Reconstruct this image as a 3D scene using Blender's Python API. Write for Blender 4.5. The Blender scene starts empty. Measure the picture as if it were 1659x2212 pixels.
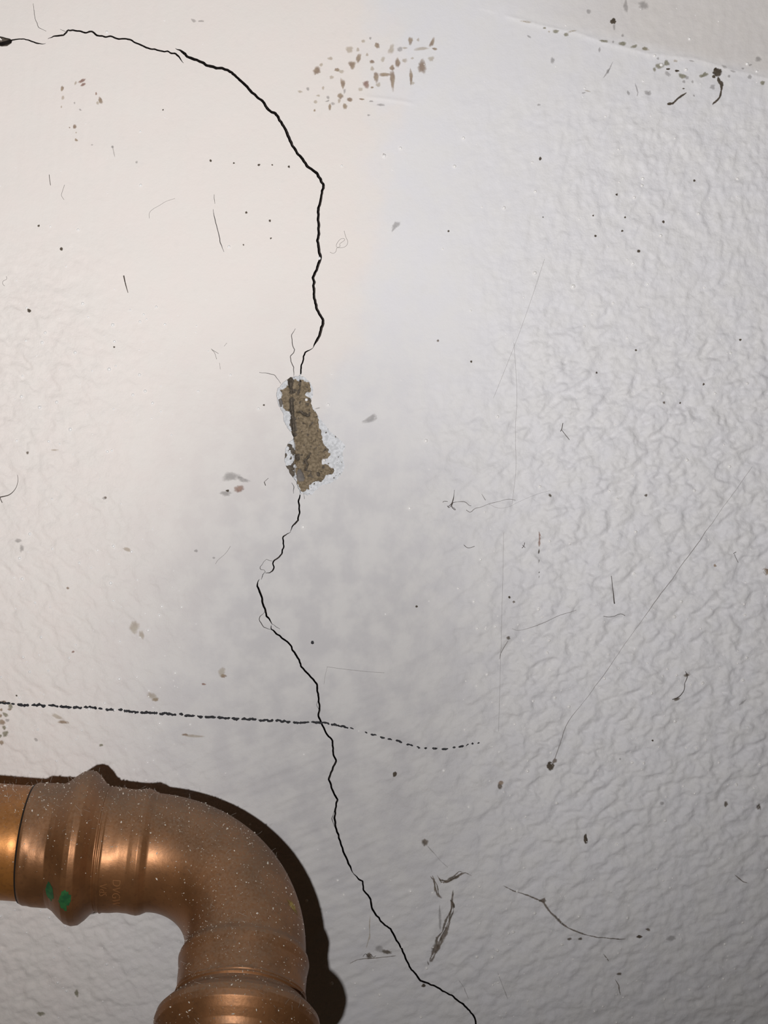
import bpy, bmesh, math, random
import numpy as np
from mathutils import Vector, geometry

# ------------------------------------------------------------------ camera, world, light, exposure
D = 0.327                       # camera to wall, metres
F = 2600.0                      # focal length in pixels of the 1659 x 2212 frame
S = D / F                       # metres per pixel on the wall plane
CX, CY = 829.5, 1106.0
scene = bpy.context.scene
col = scene.collection

cam_data = bpy.data.cameras.new('camera')
cam = bpy.data.objects.new('camera', cam_data)
col.objects.link(cam)
cam.location = (0, -D, 0)
cam.rotation_euler = (math.pi / 2, 0, 0)
cam_data.sensor_fit = 'HORIZONTAL'
cam_data.sensor_width = 36.0
cam_data.lens = 36.0 * F / 1659.0
cam_data.clip_start = 0.01
cam_data.clip_end = 20
scene.camera = cam

world = bpy.data.worlds.new('dim_room')
scene.world = world
world.use_nodes = True
world.node_tree.nodes['Background'].inputs[0].default_value = (1.0, 0.74, 0.48, 1)
world.node_tree.nodes['Background'].inputs[1].default_value = 0.015

# the torch held behind, left of and a little below the lens, pointing upwards
flash_data = bpy.data.lights.new('torch_flash', 'SPOT')
flash_data.energy = 6.5
flash_data.color = (1.0, 0.985, 0.975)
flash_data.shadow_soft_size = 0.0035
flash_data.spot_size = math.radians(175)
flash_data.spot_blend = 1.0
flash = bpy.data.objects.new('torch_flash', flash_data)
col.objects.link(flash)
flash.location = (-0.041, -0.385, -0.018)
_aim = Vector(((-60 - CX) * S, 0, (CY + 2200) * S)) - flash.location
flash.rotation_euler = _aim.to_track_quat('-Z', 'Y').to_euler()

scene.view_settings.view_transform = 'Standard'
scene.view_settings.look = 'None'
scene.view_settings.exposure = 0.0
scene.view_settings.gamma = 1.0
scene.view_settings.use_curve_mapping = False

rng = np.random.default_rng(7)
random.seed(7)


# ------------------------------------------------------------------ node helpers
def new_mat(name):
    m = bpy.data.materials.new(name)
    m.use_nodes = True
    nt = m.node_tree
    return m, nt, nt.nodes, nt.links, nt.nodes['Principled BSDF']


def mth(nt, op, a, b=None, clamp=False):
    n = nt.nodes.new('ShaderNodeMath')
    n.operation = op
    n.use_clamp = clamp
    for i, v in enumerate((a, b)):
        if v is None:
            continue
        if isinstance(v, (int, float)):
            n.inputs[i].default_value = v
        else:
            nt.links.new(v, n.inputs[i])
    return n.outputs[0]


def mapr(nt, v, a, b, c=0.0, d=1.0, smooth=True):
    n = nt.nodes.new('ShaderNodeMapRange')
    n.interpolation_type = 'SMOOTHSTEP' if smooth else 'LINEAR'
    nt.links.new(v, n.inputs[0])
    for i, x in zip((1, 2, 3, 4), (a, b, c, d)):
        n.inputs[i].default_value = x
    return n.outputs[0]


def noise(nt, vec, scale, detail=3.0, rough=0.55):
    n = nt.nodes.new('ShaderNodeTexNoise')
    n.inputs['Scale'].default_value = scale
    n.inputs['Detail'].default_value = detail
    n.inputs['Roughness'].default_value = rough
    if vec is not None:
        nt.links.new(vec, n.inputs['Vector'])
    return n.outputs['Fac']


def mixc(nt, f, a, b, mode='MIX'):
    n = nt.nodes.new('ShaderNodeMix')
    n.data_type = 'RGBA'
    n.blend_type = mode
    if isinstance(f, (int, float)):
        n.inputs[0].default_value = f
    else:
        nt.links.new(f, n.inputs[0])
    for sock, v in ((n.inputs[6], a), (n.inputs[7], b)):
        if isinstance(v, tuple):
            sock.default_value = (*v[:3], 1)
        else:
            nt.links.new(v, sock)
    return n.outputs[2]


def objcoord(nt):
    return nt.nodes.new('ShaderNodeTexCoord').outputs['Object']


# ------------------------------------------------------------------ materials
def mat_paint():
    m, nt, N, L, P = new_mat('wall_paint')
    co = objcoord(nt)
    sep = N.new('ShaderNodeSeparateXYZ')
    L.new(co, sep.inputs[0])
    x, z = sep.outputs[0], sep.outputs[2]
    # base colour runs warmer on the left and cooler on the right
    wob = mth(nt, 'MULTIPLY', mth(nt, 'SUBTRACT', noise(nt, co, 60, 4), 0.5), 0.030)
    low = mapr(nt, z, 0.085, -0.09, 0.0, 1.0)                 # lower down the change of tone wanders left
    edge = mth(nt, 'ADD', mth(nt, 'ADD', x, wob), mth(nt, 'MULTIPLY', low, 0.062))
    sharp = mapr(nt, edge, -0.008, 0.006)
    soft = mapr(nt, edge, -0.045, 0.045)
    mixm = N.new('ShaderNodeMix')
    L.new(low, mixm.inputs[0]); L.new(sharp, mixm.inputs[2]); L.new(soft, mixm.inputs[3])
    cool = mixm.outputs[0]
    c = mixc(nt, cool, (0.845, 0.782, 0.748), (0.785, 0.775, 0.802))
    # base colour turns greyer in a soft oval around the lower crack
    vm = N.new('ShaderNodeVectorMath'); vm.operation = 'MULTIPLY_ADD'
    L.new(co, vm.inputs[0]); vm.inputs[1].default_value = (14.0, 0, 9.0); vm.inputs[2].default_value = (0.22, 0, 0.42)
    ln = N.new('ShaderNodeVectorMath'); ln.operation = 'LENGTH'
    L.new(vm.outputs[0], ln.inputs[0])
    oval_dist = mth(nt, 'ADD', ln.outputs['Value'], mth(nt, 'MULTIPLY', mth(nt, 'SUBTRACT', noise(nt, co, 40, 2), 0.5), 0.25))
    grey_oval = mapr(nt, oval_dist, 0.20, 1.10, 1.0, 0.0)
    c = mixc(nt, mth(nt, 'MULTIPLY', grey_oval, 0.9), c, (0.515, 0.500, 0.507))
    # faint mottling of the coat
    mot = mapr(nt, noise(nt, co, 130, 4), 0.35, 0.65)
    c = mixc(nt, mth(nt, 'MULTIPLY', mot, 0.30), c, (0.815, 0.795, 0.76))
    mot2 = mapr(nt, noise(nt, co, 420, 3), 0.55, 0.75)
    c = mixc(nt, mth(nt, 'MULTIPLY', mot2, 0.10), c, (0.66, 0.63, 0.62))
    # grubby strip above the ledge at the top right
    led = mth(nt, 'ADD', z, mth(nt, 'MULTIPLY', x, 0.235))
    top = mth(nt, 'MULTIPLY', mapr(nt, led, 0.1405, 0.146), mapr(nt, x, 0.02, 0.075))
    c = mixc(nt, mth(nt, 'MULTIPLY', top, 0.55), c, (0.66, 0.61, 0.565))
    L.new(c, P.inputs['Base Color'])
    P.inputs['Roughness'].default_value = 0.62
    P.inputs['Specular IOR Level'].default_value = 0.35
    bmp = N.new('ShaderNodeBump')
    bmp.inputs['Distance'].default_value = 0.00022
    ra_ = N.new('ShaderNodeAttribute'); ra_.attribute_name = 'rough'
    L.new(mapr(nt, ra_.outputs['Fac'], 0.0, 1.0, 0.12, 0.65, False), bmp.inputs['Strength'])
    L.new(noise(nt, co, 1700, 4, 0.6), bmp.inputs['Height'])
    L.new(bmp.outputs[0], P.inputs['Normal'])
    return m


def mat_plain(name, rgb, rough=0.8, spec=0.3, var=None, scale=900, bump=0.0):
    m, nt, N, L, P = new_mat(name)
    P.inputs['Roughness'].default_value = rough
    P.inputs['Specular IOR Level'].default_value = spec
    co = objcoord(nt)
    f = noise(nt, co, scale, 4)
    c = mixc(nt, mapr(nt, f, 0.35, 0.65), rgb, var or rgb)
    L.new(c, P.inputs['Base Color'])
    if bump:
        b = N.new('ShaderNodeBump')
        b.inputs['Strength'].default_value = bump
        b.inputs['Distance'].default_value = 0.0002
        L.new(noise(nt, co, scale * 2, 4), b.inputs['Height'])
        L.new(b.outputs[0], P.inputs['Normal'])
    return m


def mat_stain(name, rgb, strength, rgb2=None, grain=900, soft=0.9):
    """thin stain: opaque towards its middle, ragged and thinning at its rim"""
    m, nt, N, L, P = new_mat(name)
    a = N.new('ShaderNodeAttribute')
    a.attribute_name = 'edge'
    co = objcoord(nt)
    n = noise(nt, co, grain, 4)
    v = mth(nt, 'ADD', a.outputs['Fac'], mth(nt, 'MULTIPLY', mth(nt, 'SUBTRACT', n, 0.5), 0.9))
    al = mth(nt, 'MULTIPLY', mapr(nt, v, 0.02, soft), strength)
    L.new(al, P.inputs['Alpha'])
    c = mixc(nt, mapr(nt, noise(nt, co, grain * 0.6, 2), 0.4, 0.6), rgb, rgb2 or rgb)
    L.new(c, P.inputs['Base Color'])
    P.inputs['Roughness'].default_value = 0.8
    P.inputs['Specular IOR Level'].default_value = 0.2
    return m


def mat_copper(name, c1, c2, dusty=1.0):
    m, nt, N, L, P = new_mat(name)
    co = objcoord(nt)
    geo = N.new('ShaderNodeNewGeometry')
    sep = N.new('ShaderNodeSeparateXYZ')
    L.new(geo.outputs['Normal'], sep.inputs[0])
    tarn = mapr(nt, noise(nt, co, 95, 4), 0.36, 0.66)
    c = mixc(nt, tarn, c1, c2)
    fine = mapr(nt, noise(nt, co, 900, 4), 0.5, 0.75)
    c = mixc(nt, mth(nt, 'MULTIPLY', fine, 0.35), c, (0.13, 0.06, 0.03))
    # house dust settles on what faces upwards
    up = mapr(nt, sep.outputs[2], 0.12, 1.0, 0.0, 1.0)
    gr = mapr(nt, noise(nt, co, 1500, 4, 0.7), 0.32, 0.68, 0.35, 1.0)
    dust = mth(nt, 'MULTIPLY', mth(nt, 'MULTIPLY', up, gr), 0.62 * dusty, clamp=True)
    film = mth(nt, 'ADD', dust, 0.04, clamp=True)
    c = mixc(nt, film, c, (0.215, 0.175, 0.130))
    L.new(c, P.inputs['Base Color'])
    L.new(mapr(nt, film, 0.0, 0.6, 0.60, 0.10, False), P.inputs['Metallic'])
    L.new(mapr(nt, film, 0.05, 0.6, 0.40, 0.8, False), P.inputs['Roughness'])
    b = N.new('ShaderNodeBump')
    b.inputs['Strength'].default_value = 0.12
    b.inputs['Distance'].default_value = 0.0002
    L.new(noise(nt, co, 1400, 4), b.inputs['Height'])
    L.new(b.outputs[0], P.inputs['Normal'])
    return m


M = {}
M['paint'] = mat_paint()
M['void'] = mat_plain('crack_inside', (0.030, 0.025, 0.024), 1.0, 0.0, (0.05, 0.04, 0.035))
M['hair_void'] = mat_plain('hairline_inside', (0.10, 0.09, 0.085), 1.0, 0.0, (0.16, 0.14, 0.13))
M['filler'] = mat_plain('white_filler', (0.74, 0.75, 0.78), 0.85, 0.2, (0.56, 0.57, 0.59), 1500, 0.5)
M['mortar'] = mat_plain('brown_mortar', (0.285, 0.225, 0.155), 0.95, 0.1, (0.165, 0.128, 0.085), 1500, 0.8)
M['grimy'] = mat_plain('grimy_mortar', (0.085, 0.07, 0.055), 0.95, 0.1, (0.15, 0.125, 0.10), 1600, 0.8)
M['pebble'] = mat_plain('grey_pebble_edge_shade', (0.20, 0.18, 0.165), 0.8, 0.2, (0.15, 0.135, 0.125), 900, 0.3)  # pebble colour, also the shade painted on the broken paint edge
M['ink'] = mat_plain('black_ink', (0.012, 0.012, 0.015), 0.7, 0.3, (0.03, 0.03, 0.035), 1500)
M['brown'] = mat_stain('brown_stain', (0.33, 0.23, 0.16), 0.66, (0.42, 0.32, 0.22))
M['palebrown'] = mat_stain('pale_brown_stain', (0.45, 0.36, 0.25), 0.38, (0.52, 0.45, 0.33))
M['red'] = mat_stain('reddish_stain', (0.30, 0.155, 0.12), 0.62, (0.40, 0.25, 0.19), 1500)
M['green'] = mat_stain('green_grey_mould', (0.24, 0.225, 0.14), 0.62, (0.33, 0.31, 0.22), 1600)
M['grey'] = mat_stain('grey_grime', (0.26, 0.245, 0.24), 0.36, (0.35, 0.33, 0.32), 1500)
M['dark'] = mat_stain('dark_dirt', (0.075, 0.058, 0.040), 0.85, (0.11, 0.085, 0.06), 1800, 0.6)
M['smear'] = mat_stain('brown_grey_smear', (0.135, 0.108, 0.08), 0.72, (0.22, 0.175, 0.14), 1500)
M['fibre'] = mat_plain('dark_fibre', (0.07, 0.055, 0.045), 0.7, 0.2)
M['web'] = mat_plain('grey_web', (0.30, 0.28, 0.27), 0.8, 0.2)
M['palefibre'] = mat_plain('pale_fibre', (0.55, 0.52, 0.48), 0.7, 0.2)
M['grit'] = mat_plain('glossy_paint_grit', (0.93, 0.91, 0.90), 0.15, 1.0)
M['copper'] = mat_copper('tarnished_copper_fitting', (0.34, 0.150, 0.058), (0.24, 0.105, 0.040))
M['pipe'] = mat_copper('tarnished_copper_pipe', (0.50, 0.20, 0.045), (0.38, 0.145, 0.032), 0.6)
M['dustspeck'] = mat_plain('white_dust', (0.85, 0.80, 0.72), 0.5, 0.5, (0.55, 0.50, 0.42), 700)
M['green_dot'] = mat_plain('green_paint_dot', (0.035, 0.145, 0.045), 0.5, 0.4, (0.02, 0.09, 0.035), 600)
M['yellow_dot'] = mat_stain('yellow_paint_smear', (0.62, 0.46, 0.14), 0.95, (0.36, 0.25, 0.08), 1200)
M['stamp'] = mat_plain('bright_copper_stamp', (0.33, 0.15, 0.06), 0.5, 0.5)
M['gasket'] = mat_plain('black_grime_ring', (0.02, 0.015, 0.012), 0.7, 0.2)


# ------------------------------------------------------------------ object helpers
def link(name, me, mat, parent=None, smooth=True):
    o = bpy.data.objects.new(name, me)
    col.objects.link(o)
    if mat is not None:
        me.materials.append(mat)
    if smooth and len(me.polygons):
        me.polygons.foreach_set('use_smooth', np.ones(len(me.polygons), bool))
    if parent is not None:
        o.parent = parent
    return o


def mesh_from(name, verts, faces, attr=None):
    me = bpy.data.meshes.new(name)
    me.from_pydata([tuple(map(float, v)) for v in verts], [], [tuple(map(int, f)) for f in faces])
    if attr is not None:
        a = me.attributes.new('edge', 'FLOAT', 'POINT')
        a.data.foreach_set('value', np.asarray(attr, np.float32))
    me.update()
    return me


def tag(o, label=None, cat=None, group=None, kind=None):
    if label: o['label'] = label
    if cat: o['category'] = cat
    if group: o['group'] = group
    if kind: o['kind'] = kind
    return o


# ------------------------------------------------------------------ relief of the plaster (millimetres), sampled every GS pixels
GS = 2.5
X0, Y0, NX, NY = -900.0, -900.0, 1386, 1608
gx = X0 + GS * np.arange(NX)
gy = Y0 + GS * np.arange(NY)
PX, PY = np.meshgrid(gx, gy)
_fx = np.fft.fftfreq(NX, GS)[None, :]
_fy = np.fft.fftfreq(NY, GS)[:, None]


def band(along, across, deg, seed):
    """Gaussian noise stretched along a direction (degrees, anticlockwise as seen)"""
    a = math.radians(deg)
    u = _fx * math.cos(a) - _fy * math.sin(a)
    v = _fx * math.sin(a) + _fy * math.cos(a)
    k = np.exp(-2 * (math.pi ** 2) * ((u * along) ** 2 + (v * across) ** 2))
    w = np.fft.fft2(np.random.default_rng(seed).normal(size=(NY, NX)))
    r = np.fft.ifft2(w * k).real
    return r / r.std()


def sst(a, b, x):
    t = np.clip((x - a) / (b - a), 0, 1)
    return t * t * (3 - 2 * t)


def terr(n, k=3.2):
    return np.tanh(k * (n - 0.25)) + 0.5 * np.tanh(k * (n + 0.8))


warp = band(70, 70, 0, 50)
right = sst(820, 1330, PX + 0.10 * (PY - 1000) + 40 * warp) * (1 - 0.75 * sst(330, 120, PY))
left = sst(470, 90, PX + 40 * warp - 0.10 * (PY - 900)) * sst(420, 760, PY)
low = sst(1300, 1800, PY)
rough_r = np.clip(right * (1 - 0.45 * sst(1650, 2000, PY)), 0, 1)
tr = terr(band(13, 7, 38, 1)) + 0.6 * terr(band(7, 4.5, 25, 2), 2.4) + 0.34 * band(3.2, 2.6, 0, 21)
tv = 0.8 * terr(band(11, 6, 74, 3)) + 0.5 * terr(band(6, 4, 60, 4), 2.4) + 0.2 * band(3.2, 2.6, 0, 22)
tl = terr(band(13, 7, -48, 5)) * 0.8 + 0.55 * terr(band(7, 4.5, -30, 6), 2.2) + 0.22 * band(3.2, 2.6, 0, 23)
topr = sst(900, 420, PY)
H = rough_r * 0.21 * (tr * (1 - topr) + 0.62 * tv * topr)
H += left * 0.115 * tl
H += 0.020 * band(3.4, 3, 20, 7) * (0.25 + 0.9 * np.maximum(right, left) + 0.5 * low)
H += 0.055 * low * (1 - right) * band(26, 4, 22, 8)
H += 0.016 * sst(700, 300, PY) * sst(700, 300, PX) * band(40, 5, 86, 9)
H += 0.085 * sst(1750, 2000, PY) * terr(band(9, 5, 10, 10), 1.5)
H += 0.10 * band(120, 90, 30, 11) + 0.03 * band(35, 25, 10, 12)


def seg_dist(pts, X, Y):
    """distance to a polyline and signed side (positive above / left of its run)"""
    best = np.full(X.shape, 1e9)
    side = np.zeros(X.shape)
    for (ax, ay), (bx, by) in zip(pts[:-1], pts[1:]):
        dx, dy = bx - ax, by - ay
        t = np.clip(((X - ax) * dx + (Y - ay) * dy) / (dx * dx + dy * dy), 0, 1)
        d = np.hypot(X - ax - t * dx, Y - ay - t * dy)
        s = (X - ax) * dy - (Y - ay) * dx
        u = d < best
        best = np.where(u, d, best)
        side = np.where(u, np.sign(s), side)
    return best, side


def ridge(pts, amp, width, step=0.0, stepw=60):
    xs = [p[0] for p in pts]; ys = [p[1] for p in pts]
    pad = max(4 * width, stepw)
    i0 = int((min(xs) - pad - X0) / GS); i1 = int((max(xs) + pad - X0) / GS) + 2
    j0 = int((min(ys) - pad - Y0) / GS); j1 = int((max(ys) + pad - Y0) / GS) + 2
    i0, j0 = max(i0, 0), max(j0, 0)
    sl = (slice(j0, j1), slice(i0, i1))
    d, s = seg_dist(pts, PX[sl], PY[sl])
    along = np.ones_like(d)
    e0 = np.hypot(PX[sl] - pts[0][0], PY[sl] - pts[0][1])
    e1 = np.hypot(PX[sl] - pts[-1][0], PY[sl] - pts[-1][1])
    along = sst(0, 25, e0) * sst(0, 25, e1)
    H[sl] += amp * np.exp(-(d / width) ** 2) * along
    if step:
        H[sl] += step * (s > 0) * np.exp(-(d / stepw) ** 2) * along


ridge([(1080, 32), (1180, 60), (1245, 72), (1300, 92), (1400, 118), (1500, 128), (1580, 152), (1720, 186)], 0.12, 5, 0.10, 45)
ridge([(780, 208), (850, 216), (905, 226)], 0.10, 4)
ridge([(1370, 2190), (1470, 2176), (1560, 2164), (1720, 2180)], 0.10, 6, -0.06, 40)
for pts, a, w in [
    ([(400, 1232), (440, 1275), (465, 1308), (490, 1345)], 0.06, 5),
    ([(492, 1330), (505, 1375), (520, 1408), (548, 1434), (590, 1410)], 0.08, 6),
    ([(530, 1455), (545, 1480), (562, 1492)], 0.09, 5),
    ([(430, 1730), (560, 1684), (660, 1640)], 0.05, 5),
    ([(420, 1695), (540, 1648)], -0.04, 6),
    ([(700, 1650), (860, 1588), (1000, 1520)], 0.05, 7),
    ([(640, 1345), (760, 1292), (880, 1255)], 0.04, 6),
    ([(760, 1480), (880, 1430), (990, 1370)], 0.05, 8),
    ([(500, 1395), (600, 1345), (640, 1330)], -0.03, 5),
    ([(190, 715), (210, 730), (232, 740)], -0.09, 4),
    ([(1168, 1195), (1190, 1190), (1205, 1180), (1213, 1166)], 0.14, 7),
    ([(1240, 1195), (1262, 1182), (1290, 1180)], 0.10, 7),
    ([(1320, 1355), (1345, 1345), (1362, 1328)], 0.12, 7),
    ([(915, 895), (935, 880), (960, 868)], -0.05, 6),
    ([(480, 1028), (510, 1030), (530, 1040)], 0.07, 5),
    ([(525, 1062), (545, 1085), (555, 1110)], 0.07, 5),
]:
    ridge(pts, a, w)
# keep the brim of the crack calm and the deepest dips shallow
H = np.clip(H, -1.1, 1.2)


def hs(x, y):
    """relief height (mm) at photo-scale wall coordinates"""
    u = ((np.asarray(x, float) - X0) / GS) % (NX - 1)
    v = ((np.asarray(y, float) - Y0) / GS) % (NY - 1)
    i = u.astype(int); j = v.astype(int)
    fu, fv = u - i, v - j
    return (H[j, i] * (1 - fu) * (1 - fv) + H[j, i + 1] * fu * (1 - fv)
            + H[j + 1, i] * (1 - fu) * fv + H[j + 1, i + 1] * fu * fv)


def wp(x, y, lift=0.0, base=None):
    """wall coordinates (+ mm off the surface) to metres"""
    h = hs(x, y) if base is None else base
    return np.stack([(np.asarray(x, float) - CX) * S, -(h + lift) * 1e-3 + 0 * np.asarray(x, float),
                     (CY - np.asarray(y, float)) * S], -1)


# ------------------------------------------------------------------ cracks and the spalled patch: outlines on the wall
MAIN = 'crack'
FINE = 'hairline_crack'
cracks = [
    (MAIN, [(-80, 99), (-40, 92), (0, 93), (14, 90), (27, 86.5), (45, 85.5), (54, 84.5), (70, 89), (83, 95), (99, 94.5)], 2.6, 1.2),
    (MAIN, [(104, 85), (116, 78.5), (122, 77), (138, 76.5), (145, 70), (147, 65.5), (165, 66.5), (185, 70), (200, 69), (210, 76.5),
            (222, 78), (236, 79), (258, 83), (280, 85), (295, 93), (310, 100), (330, 107), (352, 110), (370, 113.5), (379, 116),
            (388, 125), (396, 136)], 3.6, 1.2),
    (MAIN, [(379, 103), (395, 112), (408, 124), (430, 131), (455, 144), (480, 147), (500, 156), (525, 180), (550, 204), (568, 220),
            (580, 238), (595, 245), (613, 273), (622, 293), (630, 312), (650, 340), (665, 360), (685, 375), (699, 399), (694, 425),
            (687, 458), (689, 490), (686, 520), (692, 560), (683, 585), (676.5, 600), (679, 645), (685, 670), (698, 691),
            (696, 705), (688, 728), (676, 752)], 5.6, 1.4),
    (MAIN, [(676, 752), (667, 757), (659, 760), (655, 770), (654, 782), (651, 790), (648.5, 812), (647, 824)], 3.2, 2.0),
    (FINE, [(638.5, 710), (630, 723), (632, 746), (636.5, 755.5), (635, 762), (627, 770), (629, 781), (634.5, 793), (635, 816)], 1.5, 1.0),
    (FINE, [(560, 804), (578, 806), (592, 809), (602, 822), (606, 829)], 1.0, 0.8),
    (MAIN, [(650, 1060), (648, 1072), (644.5, 1083.5), (646.5, 1099), (648, 1107), (643, 1119), (644, 1124), (631, 1138), (628, 1148)], 3.4, 1.6),
    (MAIN, [(628, 1148), (621, 1153.5), (612.6, 1158), (611, 1163), (613, 1172), (612.6, 1179), (610, 1187), (609, 1197), (601, 1205),
            (592, 1211), (589.5, 1216), (591.6, 1226), (588.7, 1233), (582, 1237.5), (573.5, 1239)], 3.0, 1.2),
    (MAIN, [(573.5, 1237), (567.7, 1242), (565, 1252)], 2.2, 1.2),
    (MAIN, [(561, 1252), (556, 1258), (556, 1266), (560.5, 1276.5), (565, 1289.5), (567.7, 1302.5), (573.5, 1317), (575.7, 1330),
            (582, 1337), (588, 1349)], 4.2, 1.8),
    (MAIN, [(586, 1351), (586, 1359), (595, 1366), (609.7, 1378.5), (625.6, 1391), (633, 1405), (643, 1418), (650, 1438), (673, 1464),
            (685, 1478), (687, 1495), (689, 1515), (690, 1535), (686.5, 1545), (696, 1565), (706, 1585), (719, 1600), (719, 1625),
            (726, 1643), (720, 1656), (710, 1683), (720, 1712), (729, 1727), (723, 1752), (724, 1782), (733, 1812), (745, 1847),
            (763, 1887)], 4.0, 2.2),
    (MAIN, [(763, 1887), (772, 1895), (783, 1903), (785, 1922), (800, 1942), (805, 1965), (825, 1992), (844, 2007), (869, 2052),
            (884, 2087), (909, 2117), (944, 2132), (979, 2152), (1004, 2172), (1024, 2195), (1029, 2214), (1036, 2260), (1060, 2320)], 3.8, 2.6),
    (FINE, [(571, 1213), (575, 1208), (582, 1210.7), (589, 1212)], 1.1, 0.8),
    (FINE, [(571, 1213), (563, 1223), (562.7, 1229), (570.6, 1231), (573.5, 1237)], 1.2, 0.8),
    (FINE, [(573, 1320), (567.7, 1327), (560.5, 1333), (559.8, 1340), (566, 1349), (570, 1354.6), (578, 1359), (586, 1360)], 1.6, 1.0),
    (FINE, [(588, 1348), (595, 1353), (604.6, 1359)], 1.5, 0.8),
    (FINE, [(630, 1043), (635, 1050), (634, 1066)], 2.0, 0.9),
    (FINE, [(656, 1066), (658, 1078)], 1.6, 0.8),
    (FINE, [(690, 1535), (684, 1522), (688, 1512)], 1.0, 0.8),
    (FINE, [(722, 1752), (717, 1768), (722, 1786)], 1.6, 0.9),
    (FINE, [(72, 8), (76, 40), (84, 60), (100, 68)], 1.0, 0.8),
    (FINE, [(130, 64), (138, 67), (146, 70)], 1.4, 0.8),
    (FINE, [(462, 420), (464, 440)], 1.3, 0.8),
    (FINE, [(460, 452), (466, 482), (472, 502), (475, 520), (484, 544)], 1.6, 0.8),
]


def resample(pts, step):
    pts = np.array(pts, float)
    seg = np.hypot(*np.diff(pts, axis=0).T)
    t = np.r_[0, np.cumsum(seg)]
    n = max(3, int(t[-1] / step) + 1)
    q = np.linspace(0, t[-1], n)
    return np.stack([np.interp(q, t, pts[:, 0]), np.interp(q, t, pts[:, 1])], -1), q / t[-1]


crack_polys = []
for ci, (kind, pts, wid, endw) in enumerate(cracks):
    r = np.random.default_rng(100 + ci)
    p, t = resample(pts, 3.2)
    n = len(p)
    tan = np.gradient(p, axis=0)
    tan /= np.hypot(*tan.T)[:, None] + 1e-9
    nor = np.stack([-tan[:, 1], tan[:, 0]], -1)
    jit = r.normal(size=n) * (0.55 if kind == MAIN else 0.35)
    jit = np.convolve(np.r_[jit[0], jit, jit[-1]], [0.25, 0.5, 0.25], 'valid') * 1.6
    p = p + nor * jit[:, None]
    w = wid * (0.80 + 0.45 * np.convolve(r.random(n + 8), np.ones(9) / 9, 'valid') * r.uniform(0.8, 1.3, n))
    taper = np.minimum(1, np.minimum(t, 1 - t) * n / 6.0)
    w = np.maximum(w * taper + endw * 0.5 * (1 - taper), 0.7)
    Lp = p + nor * (w / 2)[:, None]
    Rp = p - nor * (w / 2)[:, None]
    crack_polys.append((kind, Lp, Rp))

Zp = lambda pts, s, ox, oy: [(ox + x / s, oy + y / s) for x, y in pts]
hole = Zp([(340, 680), (395, 668), (440, 660), (500, 685), (560, 740), (590, 800), (585, 850), (578, 900), (560, 970), (600, 1030), (640, 1100),
           (700, 1180), (735, 1225), (770, 1270), (860, 1340), (920, 1400), (935, 1440), (905, 1500), (910, 1560), (930, 1640), (900, 1720),
           (850, 1780), (780, 1830), (690, 1850), (640, 1880), (580, 1950), (520, 1955), (450, 1940), (420, 1870), (395, 1800), (340, 1740),
           (300, 1660), (275, 1580), (285, 1460), (320, 1390), (375, 1340), (350, 1280), (290, 1200), (260, 1130), (265, 1070), (235, 1030),
           (200, 950), (185, 880), (200, 810), (240, 750), (310, 700)], 5.03, 560, 680)
core = Zp([(335, 690), (420, 705), (440, 700), (520, 722), (560, 770), (560, 830), (505, 850), (540, 910), (560, 970), (610, 1050), (640, 1110),
           (645, 1200), (680, 1290), (690, 1380), (720, 1450), (770, 1530), (740, 1580), (700, 1560), (680, 1610), (760, 1620), (805, 1690),
           (790, 1725), (720, 1740), (680, 1800), (590, 1810), (530, 1830), (545, 1890), (480, 1935), (440, 1910), (405, 1820), (395, 1700),
           (385, 1600), (390, 1480), (385, 1340), (360, 1270), (352, 1120), (330, 1060), (270, 1030), (240, 900), (235, 810), (300, 800),
           (310, 720)], 5.03, 560, 680)
hr = np.random.default_rng(5)
hp, _ = resample(hole + hole[:1], 4.0)
hole_poly = hp[:-1] + hr.normal(size=(len(hp) - 1, 2)) * 0.6
chip = np.array([(-14, 84), (-4, 78), (6, 80), (13, 82), (22, 84), (27, 88), (25, 94), (16, 100), (4, 101), (-10, 97)], float)   # chip at the left end


def inside(poly, X, Y):
    """nonzero winding test"""
    poly = np.asarray(poly)
    out = np.zeros(X.shape, bool)
    x0, y0 = poly.min(0); x1, y1 = poly.max(0)
    idx = np.nonzero((X >= x0) & (X <= x1) & (Y >= y0) & (Y <= y1))[0]
    if not len(idx):
        return out
    xs, ys = X[idx], Y[idx]
    wn = np.zeros(len(idx), int)
    for (ax, ay), (bx, by) in zip(poly, np.roll(poly, -1, 0)):
        cr = (bx - ax) * (ys - ay) - (xs - ax) * (by - ay)
        wn += ((ay <= ys) & (by > ys) & (cr > 0)).astype(int)
        wn -= ((ay > ys) & (by <= ys) & (cr < 0)).astype(int)
    out[idx] = wn != 0
    return out


outlines = [np.vstack([Lp, Rp[::-1]]) for _, Lp, Rp in crack_polys] + [hole_poly, chip]

# ------------------------------------------------------------------ the wall: a fine grid, re-triangulated around every opening
def axis(lo, hi, flo, fhi):
    a = list(np.arange(flo, fhi + 0.1, GS))
    st, v = GS, flo
    pre = []
    while v > lo:
        st *= 1.12; v -= st; pre.append(v)
    st, v = GS, a[-1]
    post = []
    while v < hi:
        st *= 1.12; v += st; post.append(v)
    return np.array(pre[::-1] + a + post)


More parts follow.
